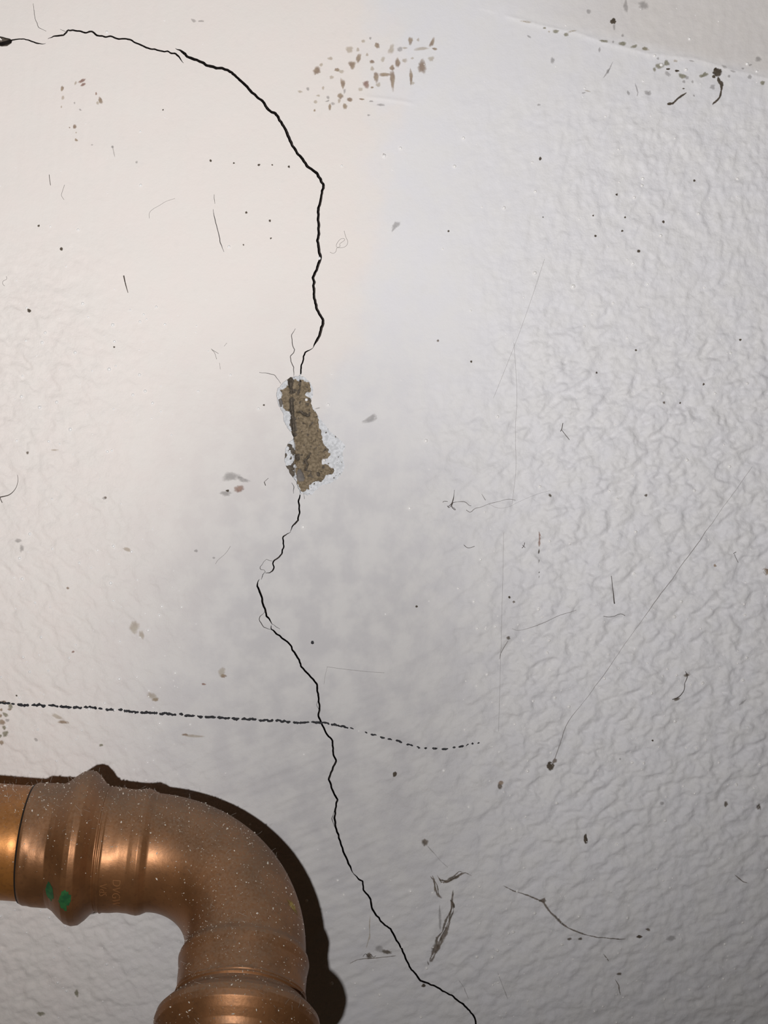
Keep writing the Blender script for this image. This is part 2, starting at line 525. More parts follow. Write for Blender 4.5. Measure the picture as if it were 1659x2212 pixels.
ax_x = axis(-2600, 4200, -120, 1782)
ax_y = axis(-2600, 4600, -120, 2334)
nx, ny = len(ax_x), len(ax_y)
VX, VY = np.meshgrid(ax_x, ax_y)
V = wp(VX.ravel(), VY.ravel())
mark = np.zeros((ny - 1, nx - 1), bool)
for poly in outlines:
    dense, _ = resample(np.vstack([poly, poly[:1]]), 1.5)
    ii = np.searchsorted(ax_x, dense[:, 0]) - 1
    jj = np.searchsorted(ax_y, dense[:, 1]) - 1
    for di in (-1, 0, 1):
        for dj in (-1, 0, 1):
            mark[np.clip(jj + dj, 0, ny - 2), np.clip(ii + di, 0, nx - 2)] = True
CXX, CYY = np.meshgrid((ax_x[1:] + ax_x[:-1]) / 2, (ax_y[1:] + ax_y[:-1]) / 2)
mark |= inside(hole_poly, CXX.ravel(), CYY.ravel()).reshape(mark.shape)
idx = np.arange(nx * ny).reshape(ny, nx)
jj, ii = np.nonzero(~mark)
quads = np.stack([idx[jj, ii], idx[jj + 1, ii], idx[jj + 1, ii + 1], idx[jj, ii + 1]], -1)

mj, mi = np.nonzero(mark)
used = np.zeros((ny, nx), bool)
for a, b in ((0, 0), (1, 0), (0, 1), (1, 1)):
    used[mj + a, mi + b] = True
pad = np.zeros((ny + 1, nx + 1), bool)
pad[1:-1, 1:-1] = mark
full = pad[:-1, :-1] & pad[1:, :-1] & pad[:-1, 1:] & pad[1:, 1:]
inner = used & full
gid = idx[used]
gX, gY = VX[used], VY[used]
drop = np.zeros(len(gid), bool)
for poly in outlines:
    drop |= inside(poly, gX, gY)
drop &= inner[used]
gid, gX, gY = gid[~drop], gX[~drop], gY[~drop]
loc = -np.ones(nx * ny, int)
loc[gid] = np.arange(len(gid))
pts2 = [Vector((float(a), float(b))) for a, b in zip(gX, gY)]
edges = []
h_up = mark & ~pad[:-2, 1:-1]; h_dn = mark & ~pad[2:, 1:-1]
v_l = mark & ~pad[1:-1, :-2]; v_r = mark & ~pad[1:-1, 2:]
for m_, (a, b) in ((h_up, ((0, 0), (0, 1))), (h_dn, ((1, 0), (1, 1))), (v_l, ((0, 0), (1, 0))), (v_r, ((0, 1), (1, 1)))):
    j_, i_ = np.nonzero(m_)
    edges += list(zip(loc[idx[j_ + a[0], i_ + a[1]]].tolist(), loc[idx[j_ + b[0], i_ + b[1]]].tolist()))
nG = len(pts2)
for poly in outlines:
    s0 = len(pts2)
    pts2 += [Vector((float(a), float(b))) for a, b in poly]
    k = len(poly)
    edges += [(s0 + q, s0 + (q + 1) % k) for q in range(k)]
ov, oe, of, orv, ore, orf = geometry.delaunay_2d_cdt(pts2, edges, [], 0, 1e-4, True)
oc = np.array([(v[0], v[1]) for v in ov])
tri = np.array([f for f in of if len(f) == 3])
cen = oc[tri].mean(1)
ti = np.clip(np.searchsorted(ax_x, cen[:, 0]) - 1, 0, nx - 2)
tj = np.clip(np.searchsorted(ax_y, cen[:, 1]) - 1, 0, ny - 2)
keep = mark[tj, ti]
for poly in outlines:
    keep &= ~inside(poly, cen[:, 0], cen[:, 1])
tri, cen = tri[keep], cen[keep]
gmap = -np.ones(len(ov), int)
for q, src in enumerate(orv):
    for s_ in src:
        if s_ < nG:
            gmap[q] = gid[s_]
            break
newq = np.nonzero(gmap < 0)[0]
gmap[newq] = len(V) + np.arange(len(newq))
V = np.vstack([V, wp(oc[newq, 0], oc[newq, 1])])
tri = gmap[tri]
# same turn as the quads (seen from the room)
A, B, C_ = V[tri[:, 0]], V[tri[:, 1]], V[tri[:, 2]]
ny_ = np.cross(B - A, C_ - A)[:, 1]
tri = np.where((ny_ > 0)[:, None], tri[:, ::-1], tri)
qa, qb, qc = V[quads[0, 0]], V[quads[0, 1]], V[quads[0, 2]]
if np.cross(qb - qa, qc - qa)[1] > 0:
    quads = quads[:, ::-1]

me = bpy.data.meshes.new('wall_back')
nq, nt_ = len(quads), len(tri)
me.vertices.add(len(V)); me.vertices.foreach_set('co', V.astype(np.float32).ravel())
me.loops.add(nq * 4 + nt_ * 3)
me.loops.foreach_set('vertex_index', np.r_[quads.ravel(), tri.ravel()].astype(np.int32))
me.polygons.add(nq + nt_)
me.polygons.foreach_set('loop_start', np.r_[np.arange(nq) * 4, nq * 4 + np.arange(nt_) * 3].astype(np.int32))
me.update(calc_edges=True)
me.validate()
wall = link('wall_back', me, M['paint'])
rough_f = np.clip(np.maximum(right, left) + 0.45 * low + 0.12, 0, 1)
ra = me.attributes.new('rough', 'FLOAT', 'POINT')
ui = np.clip(((V[:, 0] / S + CX - X0) / GS).round().astype(int), 0, NX - 1)
vi = np.clip(((CY - V[:, 2] / S - Y0) / GS).round().astype(int), 0, NY - 1)
ra.data.foreach_set('value', rough_f[vi, ui].astype(np.float32)) if len(ra.data) == len(V) else None
tag(wall, 'white painted plaster wall with a long dark crack and small stains', 'wall', kind='structure')

# ------------------------------------------------------------------ inside the cracks
DEEP = {MAIN: 3.0, FINE: 0.8}
for kind, Lp, Rp in crack_polys:
    n = len(Lp)
    d = DEEP[kind]
    top = np.vstack([wp(Lp[:, 0], Lp[:, 1]), wp(Rp[:, 0], Rp[:, 1])])
    bot = np.vstack([wp(Lp[:, 0], Lp[:, 1], -d), wp(Rp[:, 0], Rp[:, 1], -d)])
    vs = np.vstack([top, bot])
    fs = []
    for q in range(n - 1):
        fs.append((q, q + 1, 2 * n + q + 1, 2 * n + q))
        fs.append((n + q + 1, n + q, 3 * n + q, 3 * n + q + 1))
        fs.append((2 * n + q, 2 * n + q + 1, 3 * n + q + 1, 3 * n + q))
    fs.append((0, 2 * n, 3 * n, n)); fs.append((n - 1, 2 * n - 1, 4 * n - 1, 3 * n - 1))
    o = link(kind, mesh_from(kind, vs, fs), M['void' if kind == MAIN else 'hair_void'], wall, smooth=False)
    if kind == MAIN:
        o['label'] = 'dark open crack in the plaster'

# ------------------------------------------------------------------ the spalled patch and the chip
def skirt(poly, depth, name, mat):
    k = len(poly)
    vs = np.vstack([wp(poly[:, 0], poly[:, 1]), wp(poly[:, 0], poly[:, 1], -depth)])
    fs = [(q, (q + 1) % k, k + (q + 1) % k, k + q) for q in range(k)]
    return link(name, mesh_from(name, vs, fs), mat, wall, smooth=False)


skirt(hole_poly, 0.9, 'broken_paint_edge', M['pebble'])['label'] = 'broken edge of the paint around the bare patch, undercut shade painted dark'  # skirt coloured dark grey to imitate shade under the paint rim
st = 1.25
bx = np.arange(590, 752, st); by = np.arange(806, 1078, st)
BX, BY = np.meshgrid(bx, by)
fl = BX.ravel(), BY.ravel()
r9 = np.random.default_rng(9)


def blur_noise(shape, k, seed):
    a = np.random.default_rng(seed).normal(size=shape)
    for _ in range(2):
        for axn in (0, 1):
            a = sum(np.roll(a, s_, axn) for s_ in range(-k, k + 1)) / (2 * k + 1)
    return a / a.std()


n1, n2, n3 = blur_noise(BX.shape, 6, 1), blur_noise(BX.shape, 2, 2), blur_noise(BX.shape, 1, 3)
jx, jy = 1.6 * n2, 1.6 * blur_noise(BX.shape, 2, 4)
in_core = inside(np.array(core), (BX + jx).ravel(), (BY + jy).ravel()).reshape(BX.shape)
cd, _ = seg_dist(core + core[:1], BX, BY)
depth = np.where(in_core, -0.62 - 0.25 * sst(0, 9, cd), -0.42)
depth = depth + np.where(in_core, 0.13 * n1 + 0.085 * n2 + 0.05 * n3, 0.05 * n1 + 0.03 * n3)
zz = lambda x, y: (560 + x / 5.03, 680 + y / 5.03)


def trench(pts, w, dd):
    global depth
    d_, _ = seg_dist([zz(*p_) for p_ in pts], BX, BY)
    depth = depth - dd * np.exp(-(d_ / w) ** 2)
    return d_


g1 = trench([(335, 690), (340, 780), (345, 900), (350, 1000), (358, 1110), (365, 1200), (372, 1300)], 3.0, 0.8)
g2 = trench([(372, 1300), (390, 1400), (398, 1500), (400, 1600), (392, 1700), (398, 1800), (430, 1900)], 2.0, 0.5)
g3 = trench([(440, 720), (436, 790), (415, 860)], 2.2, 0.45)
g4 = trench([(395, 890), (430, 930), (470, 910), (520, 950)], 1.8, 0.30)
g5 = trench([(415, 1050), (450, 1045), (480, 1075), (530, 1090), (545, 1060)], 3.0, 0.75)
g6 = trench([(402, 1540), (410, 1560)], 4.5, 1.1)
g7 = trench([(545, 1500), (520, 1550), (490, 1580), (520, 1620), (500, 1680)], 2.4, 0.8)
g8 = trench([(470, 1150), (520, 1190)], 1.8, 0.3)
for q in range(36):
    a, b = r9.uniform(330, 760), r9.uniform(1300, 1800)
    trench([(a, b), (a + r9.uniform(2, 12), b + r9.uniform(-4, 8))], r9.uniform(0.9, 1.6), r9.uniform(0.15, 0.4))
for q in range(46):
    a, b = (r9.uniform(690, 920), r9.uniform(1250, 1800)) if q % 3 else (r9.uniform(285, 380), r9.uniform(1400, 1720))
    trench([(a, b), (a + r9.uniform(4, 14), b + r9.uniform(-5, 5))], r9.uniform(0.7, 1.2), r9.uniform(0.12, 0.25))
BV = np.stack([((BX - CX) * S).ravel(), (-(depth) * 1e-3 - hs(BX, BY) * 1e-3).ravel(), ((CY - BY) * S).ravel()], -1)
bi = np.arange(BX.size).reshape(BX.shape)
cellx, celly = (BX[:-1, :-1] + st / 2), (BY[:-1, :-1] + st / 2)
grow = np.zeros(cellx.shape, bool)
hp2 = hole_poly
hd, _ = seg_dist([tuple(v) for v in hp2] + [tuple(hp2[0])], cellx, celly)
grow = inside(hp2, cellx.ravel(), celly.ravel()).reshape(cellx.shape) | (hd < 3)
cc = in_core[:-1, :-1]
gr_ = np.minimum(g1[:-1, :-1] / 8.0, np.minimum(g6[:-1, :-1] / 6.5, np.minimum(g7[:-1, :-1] / 3.4, np.minimum(g5[:-1, :-1] / 3.4, g3[:-1, :-1] / 3.0)))) + 0.22 * n2[:-1, :-1]
leftlens = (cellx < 560 + 385 / 5.03) & (celly > 680 + 1350 / 5.03) & (n2[:-1, :-1] + 0.6 * n1[:-1, :-1] > 0.45)
pits = (n2[:-1, :-1] < -1.75) | (n3[:-1, :-1] > 2.1)
zone = np.where(cc & pits, 2, np.where(~cc & (n3[:-1, :-1] > 2.3) & (cellx > 660), 2, 0))
zone = np.maximum(zone, np.where(cc, np.where(gr_ < 0.75, 2, 1), np.where(leftlens | (gr_ < 0.55), 2, 0)))
for zi, (nm, mt, lb) in enumerate((('white_filler', 'filler', 'rough white filler around the bare mortar'),
                                   ('bare_mortar', 'mortar', 'bare brown mortar where the plaster has spalled'),
                                   ('sooty_mortar', 'grimy', 'dark sooty mortar along the crack'))):
    sel = grow & (zone == zi)
    j_, i_ = np.nonzero(sel)
    q = np.stack([bi[j_, i_], bi[j_ + 1, i_], bi[j_ + 1, i_ + 1], bi[j_, i_ + 1]], -1)
    u, inv = np.unique(q, return_inverse=True)
    o = link(nm, mesh_from(nm, BV[u], inv.reshape(-1, 4)), M[mt], wall)
    o['label'] = lb


def lump(name, pts, hgt, mat, parent, base):
    """small rounded stone bedded in the patch"""
    p = np.array(pts, float)
    c = p.mean(0)
    vs, fs = [], []
    k = len(p)
    for fr, hh in ((1.0, 0.0), (0.88, 0.55), (0.6, 0.9)):
        for a in p:
            e = c + (a - c) * fr
            vs.append(wp(e[0], e[1], base + hgt * hh))
    vs.append(wp(c[0], c[1], base + hgt))
    for rr in range(2):
        for q in range(k):
            fs.append((rr * k + q, rr * k + (q + 1) % k, (rr + 1) * k + (q + 1) % k, (rr + 1) * k + q))
    for q in range(k):
        fs.append((2 * k + q, 2 * k + (q + 1) % k, 3 * k))
    return link(name, mesh_from(name, vs, fs), mat, parent)


lump('pebble', [zz(*p_) for p_ in [(405, 1690), (440, 1670), (475, 1720), (495, 1780), (480, 1810), (430, 1810), (400, 1770)]], 0.35, M['pebble'], wall, -0.75)
lump('pebble', [zz(*p_) for p_ in [(205, 920), (235, 905), (255, 950), (245, 1000), (225, 1000)]], 0.15, M['pebble'], wall, -0.40)
lump('pebble', [zz(*p_) for p_ in [(620, 1710), (645, 1705), (662, 1735), (650, 1760), (625, 1750)]], 0.2, M['grimy'], wall, -0.62)

skirt(chip, 1.6, 'chip_edge', M['grimy'])['label'] = 'dirty edge of the chip at the end of the crack'
cb = wp(chip[:, 0], chip[:, 1], -1.2)
cb = np.vstack([cb, wp(np.array([8.0]), np.array([89.0]), -1.7)])
o = link('chip_hollow', mesh_from('chip_hollow', cb, [(q, (q + 1) % len(chip), len(chip)) for q in range(len(chip))]), M['grimy'], wall)
o['label'] = 'dark hollow of the chip at the end of the crack'


# ------------------------------------------------------------------ marks that lie on the paint
def blob(name, x, y, rx, ry, mat, rot=0, jag=0.20, lift=0.02, seed=None):
    r = np.random.default_rng(int(x * 13 + y * 7) if seed is None else seed)
    k = 18
    th = np.arange(k) / k * 2 * math.pi
    rad = 1 + jag * (0.6 * np.sin(2 * th + r.uniform(0, 6)) * r.random() + 0.7 * np.sin(3 * th + r.uniform(0, 6)) * r.random()
                     + r.normal(size=k) * 0.45)
    rad = np.clip(rad, 0.45, 1.7)
    ca, sa = math.cos(math.radians(rot)), math.sin(math.radians(rot))
    vs, at, fs = [], [], []
    for fr, e in ((1.0, 0.0), (0.72, 0.45), (0.38, 0.85)):
        ux, uy = np.cos(th) * rad * rx * fr, np.sin(th) * rad * ry * fr
        vs.append(wp(x + ca * ux + sa * uy, y - sa * ux + ca * uy, lift))
        at += [e] * k
    vs.append(wp(np.array([x]), np.array([y]), lift)); at.append(1.0)
    for rr in range(2):
        for q in range(k):
            fs.append((rr * k + q, (rr + 1) * k + q, (rr + 1) * k + (q + 1) % k, rr * k + (q + 1) % k))
    for q in range(k):
        fs.append((2 * k + q, 3 * k, 2 * k + (q + 1) % k))
    return link(name, mesh_from(name, np.vstack(vs), fs, at), M[mat], wall)


def streak(name, pts, widths, mat, lift=0.02, jag=0.25, step=3.0, seed=0):
    r = np.random.default_rng(seed + int(pts[0][0] * 3 + pts[0][1]))
    p, t = resample(pts, step)
    n = len(p)
    sm = lambda v: np.convolve(np.pad(v, 3, 'edge'), np.array([1, 2, 3, 4, 3, 2, 1]) / 16, 'valid')
    w = np.interp(t, np.linspace(0, 1, len(widths)), widths) * (1 + 2.2 * jag * sm(r.normal(size=n)) + 0.4 * jag * r.normal(size=n))
    w = np.maximum(w, 0.5)
    tan = np.gradient(p, axis=0); tan /= np.hypot(*tan.T)[:, None] + 1e-9
    nor = np.stack([-tan[:, 1], tan[:, 0]], -1)
    p = p + nor * (sm(r.normal(size=n)) * jag * 0.9 * np.maximum(w, 1))[:, None]
    vs, at, fs = [], [], []
    cols = (-0.5, -0.25, 0, 0.25, 0.5)
    for c_ in cols:
        q = p + nor * (w * c_)[:, None]
        vs.append(wp(q[:, 0], q[:, 1], lift))
        e = np.full(n, 1 - 2 * abs(c_)) * np.minimum(1, np.minimum(np.arange(n), n - 1 - np.arange(n)) / 2.0 + 0.15)
        at += list(e)
    for c_ in range(4):
        for q in range(n - 1):
            fs.append((c_ * n + q, c_ * n + q + 1, (c_ + 1) * n + q + 1, (c_ + 1) * n + q))
    return link(name, mesh_from(name, np.vstack(vs), fs, at), M[mat], wall)


# the rust-brown speckled patch near the top (photo zoom 5.184, origin 640,60)
T = lambda x, y: (640 + x / 5.184, 60 + y / 5.184)
for x, y, a, b, m_, rot in [
    (595, 245, 40, 38, 'palebrown', 0), (905, 200, 26, 34, 'brown', 15), (1065, 245, 30, 62, 'palebrown', -15), (1160, 245, 30, 28, 'grey', 0),
    (1278, 150, 24, 48, 'brown', 0), (1365, 140, 16, 20, 'palebrown', 0), (1520, 170, 22, 55, 'brown', -20), (1400, 240, 85, 18, 'palebrown', 5),
    (1550, 240, 26, 14, 'brown', -10), (230, 480, 40, 46, 'brown', -30), (380, 345, 26, 22, 'palebrown', 0), (280, 415, 20, 20, 'palebrown', 0),
    (625, 415, 40, 42, 'brown', 0), (695, 345, 24, 55, 'brown', -15), (690, 250, 16, 24, 'palebrown', 0), (793, 302, 14, 18, 'palebrown', 0),
    (850, 382, 24, 22, 'brown', 0), (852, 460, 22, 26, 'palebrown', 0), (970, 355, 22, 34, 'palebrown', -20), (455, 470, 26, 22, 'brown', 0),
    (500, 490, 34, 20, 'palebrown', -10), (395, 555, 24, 20, 'palebrown', 0), (520, 625, 24, 56, 'brown', 5), (785, 635, 34, 42, 'red', 0),
    (895, 555, 26, 60, 'brown', 0), (990, 525, 60, 24, 'brown', 0), (1070, 450, 22, 32, 'brown', 0), (1135, 395, 28, 48, 'brown', -10),
    (1075, 580, 24, 110, 'brown', 3), (1405, 440, 42, 76, 'brown', 8), (1285, 550, 18, 85, 'brown', 2), (1300, 625, 26, 18, 'palebrown', 0),
    (1510, 350, 32, 28, 'palebrown', 0), (1215, 370, 30, 26, 'palebrown', 0), (1300, 345, 20, 14, 'palebrown', 0), (920, 640, 28, 24, 'palebrown', 0),
    (720, 690, 26, 22, 'palebrown', 0), (850, 670, 18, 12, 'brown', 0), (45, 715, 24, 16, 'palebrown', -15), (130, 685, 16, 22, 'grey', 0),
    (300, 675, 16, 22, 'palebrown', 0), (490, 765, 36, 30, 'brown', 0), (355, 780, 18, 20, 'grey', 0), (600, 805, 30, 26, 'brown', -30),
    (545, 880, 24, 34, 'brown', 20), (375, 890, 16, 36, 'brown', 0), (410, 850, 22, 18, 'grey', 0), (215, 830, 20, 20, 'palebrown', 0),
    (205, 925, 12, 16, 'brown', 0), (480, 820, 16, 26, 'palebrown', 0), (735, 800, 30, 10, 'brown', -8), (840, 825, 22, 10, 'grey', 0),
    (950, 865, 45, 14, 'grey', -5), (810, 980, 16, 12, 'grey', 0), (1215, 230, 28, 12, 'palebrown', 0), (750, 150, 22, 18, 'palebrown', 0),
    (830, 120, 14, 16, 'grey', 0), (540, 710, 14, 26, 'grey', 0), (350, 820, 24, 10, 'grey', 20), (245, 760, 22, 12, 'palebrown', 0),
]:
    px_, py_ = T(x, y)
    blob('rust_stain', px_, py_, a / 5.184 * 1.3, b / 5.184 * 1.25, m_, rot)
# the little red-brown marks at the top left (zoom 4.1475, origin 0,100)
T = lambda x, y: (x / 4.1475, 100 + y / 4.1475)
for x, y, a, b, m_, rot in [
    (735, 310, 44, 18, 'red', 25), (745, 345, 30, 16, 'red', 25), (678, 330, 12, 22, 'palebrown', -25), (558, 382, 18, 28, 'brown', -15),
    (565, 462, 16, 22, 'palebrown', 0), (552, 545, 9, 14, 'palebrown', 0), (862, 425, 12, 18, 'red', 0), (900, 485, 22, 42, 'brown', 20),
    (875, 510, 16, 18, 'palebrown', 0), (668, 510, 10, 14, 'grey', 0), (720, 570, 16, 10, 'grey', -30), (670, 722, 20, 26, 'brown', 0),
    (625, 730, 8, 8, 'brown', 0), (683, 775, 10, 10, 'palebrown', 0), (685, 842, 20, 14, 'brown', -40), (825, 885, 14, 9, 'grey', 0),
    (1225, 1040, 13, 15, 'grey', 0), (1008, 902, 16, 14, 'grey', 0), (1457, 570, 7, 7, 'grey', 0),
]:
    px_, py_ = T(x, y)
    blob('red_brown_mark', px_, py_, a / 4.1475, b / 4.1475, m_, rot)
streak('grey_scuff', [(243, 315), (246, 328), (249, 341)], [5, 4, 3], 'grey')

# mould and dirt under the ledge at the top right (zoom 5.946, origin 1380,60)
T = lambda x, y: (1380 + x / 5.946, 60 + y / 5.946)
for x, y, a, b, m_, rot in [
    (265, 490, 70, 50, 'green', 5), (355, 455, 50, 42, 'green', 0), (200, 540, 26, 34, 'green', 0), (370, 590, 55, 30, 'grey', -35),
    (375, 530, 30, 14, 'dark', 0), (490, 553, 36, 16, 'dark', 0), (560, 620, 62, 40, 'green', -20), (620, 640, 30, 30, 'grey', 0),
    (580, 690, 30, 24, 'grey', 0), (850, 600, 60, 34, 'green', 25), (800, 620, 34, 26, 'green', 0), (1010, 570, 64, 62, 'dark', -20),
    (965, 625, 26, 26, 'dark', 0), (985, 530, 30, 24, 'dark', 0), (1210, 560, 44, 16, 'grey', -10), (1425, 630, 36, 34, 'grey', 0),
    (1590, 705, 34, 40, 'green', -25), (1340, 520, 22, 16, 'grey', 0), (1435, 475, 28, 18, 'grey', 30), (135, 840, 34, 40, 'grey', 0),
    (575, 780, 16, 10, 'dark', 0), (710, 868, 22, 14, 'grey', -40), (395, 975, 34, 22, 'dark', 15), (85, 275, 60, 26, 'palebrown', -8),
    (245, 395, 26, 18, 'grey', 0), (680, 425, 40, 12, 'grey', -10), (1540, 400, 50, 50, 'grey', 0), (1100, 500, 40, 24, 'grey', -30),
    (470, 425, 34, 20, 'palebrown', 0), (1160, 620, 22, 24, 'grey', 0), (950, 760, 40, 40, 'grey', 0), (690, 690, 18, 26, 'grey', 0),
]:
    px_, py_ = T(x, y)
    blob('mould_spot', px_, py_, a / 5.946, b / 5.946, m_, rot)
streak('dirt_trail', [T(1010, 620), T(1040, 690), T(1070, 720), T(1060, 800), T(1035, 890), T(990, 950), T(950, 995)], [3, 8, 9, 6, 6, 5, 4], 'dark', seed=1)
streak('dirt_trail', [T(365, 985), T(430, 970), T(500, 915), T(575, 865), T(620, 830)], [6, 6, 5, 5, 2], 'dark', seed=2)
# dirt along the ledge (zoom 4.74, origin 1050,0)
T = lambda x, y: (1050 + x / 4.74, y / 4.74)
for x, y, a, b, m_, rot in [
    (410, 225, 70, 12, 'palebrown', -8), (598, 288, 20, 12, 'green', 0), (715, 322, 40, 22, 'green', -8), (645, 325, 16, 12, 'palebrown', 0),
    (820, 355, 30, 24, 'green', 0), (880, 322, 60, 12, 'palebrown', 12), (1205, 425, 55, 18, 'green', -5), (1395, 448, 52, 26, 'green', 0),
    (1300, 432, 16, 18, 'grey', 0), (1515, 478, 44, 22, 'green', 15), (1625, 500, 34, 24, 'green', -10), (1050, 120, 34, 26, 'grey', -40),
    (1300, 220, 34, 36, 'dark', -20), (1310, 280, 16, 40, 'grey', 0), (1397, 365, 16, 22, 'grey', 0), (1160, 510, 16, 30, 'grey', 0),
    (995, 955, 26, 12, 'grey', 10), (1040, 935, 40, 8, 'palebrown', -12), (540, 1075, 24, 14, 'grey', 0), (1455, 955, 18, 32, 'grey', 20),
    (1245, 735, 20, 34, 'grey', -20), (1610, 55, 70, 50, 'grey', 0), (1430, 60, 30, 80, 'grey', 0), (1640, 950, 30, 26, 'grey', 0),
    (680, 620, 30, 40, 'grey', 0), (440, 375, 30, 14, 'grey', -30),
]:
    px_, py_ = T(x, y)
    blob('ledge_dirt', px_, py_, a / 4.74, b / 4.74, m_, rot)
streak('pencil_tick', [T(1305, 620), T(1270, 690), T(1240, 745), T(1195, 810)], [1, 3, 4, 2], 'grey', seed=3)
streak('pencil_tick', [T(1525, 850), T(1540, 900), T(1552, 950), T(1545, 995)], [2, 4, 4, 2], 'grey', seed=4)

def smear(name, pts, widths, mat, seed=0, strands=3):
    r = np.random.default_rng(900 + seed)
    obs = []
    for k in range(strands):
        off = (k - (strands - 1) / 2) / strands
        q = [(x + off * 0.7 * widths[min(i * len(widths) // len(pts), len(widths) - 1)] + r.normal() * 1.2, y + r.normal() * 2) for i, (x, y) in enumerate(pts)]
        a, b = (0, len(q)) if k == strands // 2 else (r.integers(0, 2), len(q) - r.integers(0, 2))
        if b - a < 2: a, b = 0, len(q)
        obs.append(streak(name, q[a:b], [w * r.uniform(0.35, 0.65) for w in widths], mat, seed=seed * 7 + k, lift=0.018 + 0.006 * k, jag=0.32))
    return obs


# lower right: dirty smears (zoom 4.608, origin 880,1840)
T = lambda x, y: (880 + x / 4.608, 1840 + y / 4.608)
smear('brown_smear', [T(240, 230), T(262, 270), T(280, 330), T(295, 390), T(300, 455)], [7, 5, 10, 14, 20], 'smear', seed=5)
smear('brown_smear', [T(300, 240), T(335, 290), T(400, 290), T(470, 255), T(530, 215), T(575, 205), T(650, 240)], [4, 11, 10, 15, 9, 5, 2], 'smear', seed=6)
smear('brown_smear', [T(465, 385), T(450, 470), T(445, 560), T(410, 680), T(370, 790), T(320, 880), T(280, 980), T(240, 1090)], [4, 9, 12, 11, 17, 24, 24, 10], 'smear', seed=7)
streak('brown_smear', [T(320, 520), T(325, 640), T(325, 780)], [3, 8, 6], 'grey', seed=8)
streak('brown_smear', [T(195, 1080), T(210, 1125)], [5, 5], 'smear', seed=9)
streak('brown_smear', [T(430, 470), T(455, 520), T(470, 560)], [5, 8, 4], 'dark', seed=10)
streak('dirty_scratch', [T(950, 330), T(1040, 380), T(1110, 410), T(1200, 430), T(1290, 470), T(1350, 500), T(1400, 580), T(1470, 640), T(1520, 700),
                         T(1600, 760), T(1680, 790)] + [(1262, 2019), (1290, 2024), (1320, 2027), (1352, 2028)], [2, 4, 5, 7, 6, 6, 4, 4, 3, 3, 2], 'smear', seed=11)
blob('brown_smear', *T(1350, 480), 8, 6, 'smear', 20)
streak('dirt_thread', [(922, 1826), (935, 1840), (952, 1860), (968, 1874)], [2, 2, 2, 1.5], 'grey', seed=12)
streak('dirt_thread', [(1075, 2100), (1086, 2130), (1098, 2160)], [3, 3, 2], 'grey', seed=13)
streak('dirt_thread', [(990, 2115), (1003, 2135), (1012, 2158)], [3, 3, 2], 'grey', seed=14)
streak('dirt_thread', [(1328, 2115), (1336, 2128), (1340, 2150)], [3, 4, 2], 'smear', seed=15)
streak('dirt_thread', [(1303, 2060), (1316, 2076)], [3, 3], 'smear', seed=16)
streak('dirt_thread', [(1585, 1888), (1605, 1905), (1618, 1908)], [2, 3, 2], 'smear', seed=17)
streak('dirt_thread', [(755, 2082), (770, 2074), (790, 2070), (825, 2068), (856, 2064)], [2, 2, 3, 2, 2], 'smear', seed=18)
streak('dirt_thread', [(800, 1975), (798, 2005), (799, 2022), (790, 2050)], [1.5, 4, 4, 1.5], 'palebrown', seed=19)
for x, y, a, b, m_, rot in [
    (1189, 1655, 9, 11, 'dark', 20), (1198, 1643, 5, 8, 'smear', -30), (1080, 1699, 6, 9, 'smear', 10), (1082, 1692, 7, 6, 'brown', 0),
    (1265, 1812, 5, 12, 'dark', 5), (918, 1819, 9, 9, 'smear', 0), (853, 1672, 5, 7, 'dark', -30), (820, 2050, 14, 8, 'grey', -15),
    (835, 2056, 12, 6, 'smear', -10), (797, 2064, 9, 6, 'smear', 0), (1568, 1737, 5, 8, 'smear', 0), (1639, 1743, 6, 8, 'smear', 0),
    (1381, 2023, 7, 4, 'dark', 0), (1450, 2027, 14, 7, 'grey', 0), (1400, 2008, 8, 3, 'smear', -20), (1338, 2104, 7, 4, 'smear', 0),
    (1230, 2028, 6, 4, 'smear', 0), (1253, 2028, 6, 4, 'smear', 0), (1655, 1233, 9, 11, 'brown', 0), (1545, 1222, 4, 4, 'brown', 0),
    (675, 1388, 3.2, 4.2, 'ink', 0), (915, 2128, 5, 5, 'dark', 0), (165, 2147, 6, 9, 'green', 10), (88, 2190, 10, 6, 'green', 0),
    (1430, 1735, 6, 5, 'grey', 0), (1340, 1640, 3, 3, 'grey', 0), (1395, 1070, 4, 4, 'smear', 0), (1110, 1300, 4, 3, 'smear', 0),
    (1098, 1378, 6, 5, 'smear', 0), (1484, 1458, 9, 5, 'smear', 20), (1462, 1510, 10, 4, 'smear', 10), (1605, 1518, 12, 3, 'grey', 40),
]:
    blob('dirt_spot', x, y, a, b, m_, rot)
# red-brown sliver with a dashed scratch below it
streak('brown_sliver', [(1164, 1147), (1165, 1158), (1165.5, 1170), (1165, 1183)], [1.5, 6, 8, 3], 'red', seed=20)
for y0, y1 in ((1185, 1197), (1208, 1216), (1234, 1238), (1243, 1249)):
    streak('scratch_dash', [(1164.5, y0), (1164, (y0 + y1) / 2), (1163, y1)], [2.4, 3, 2.4], 'dark', seed=y0)

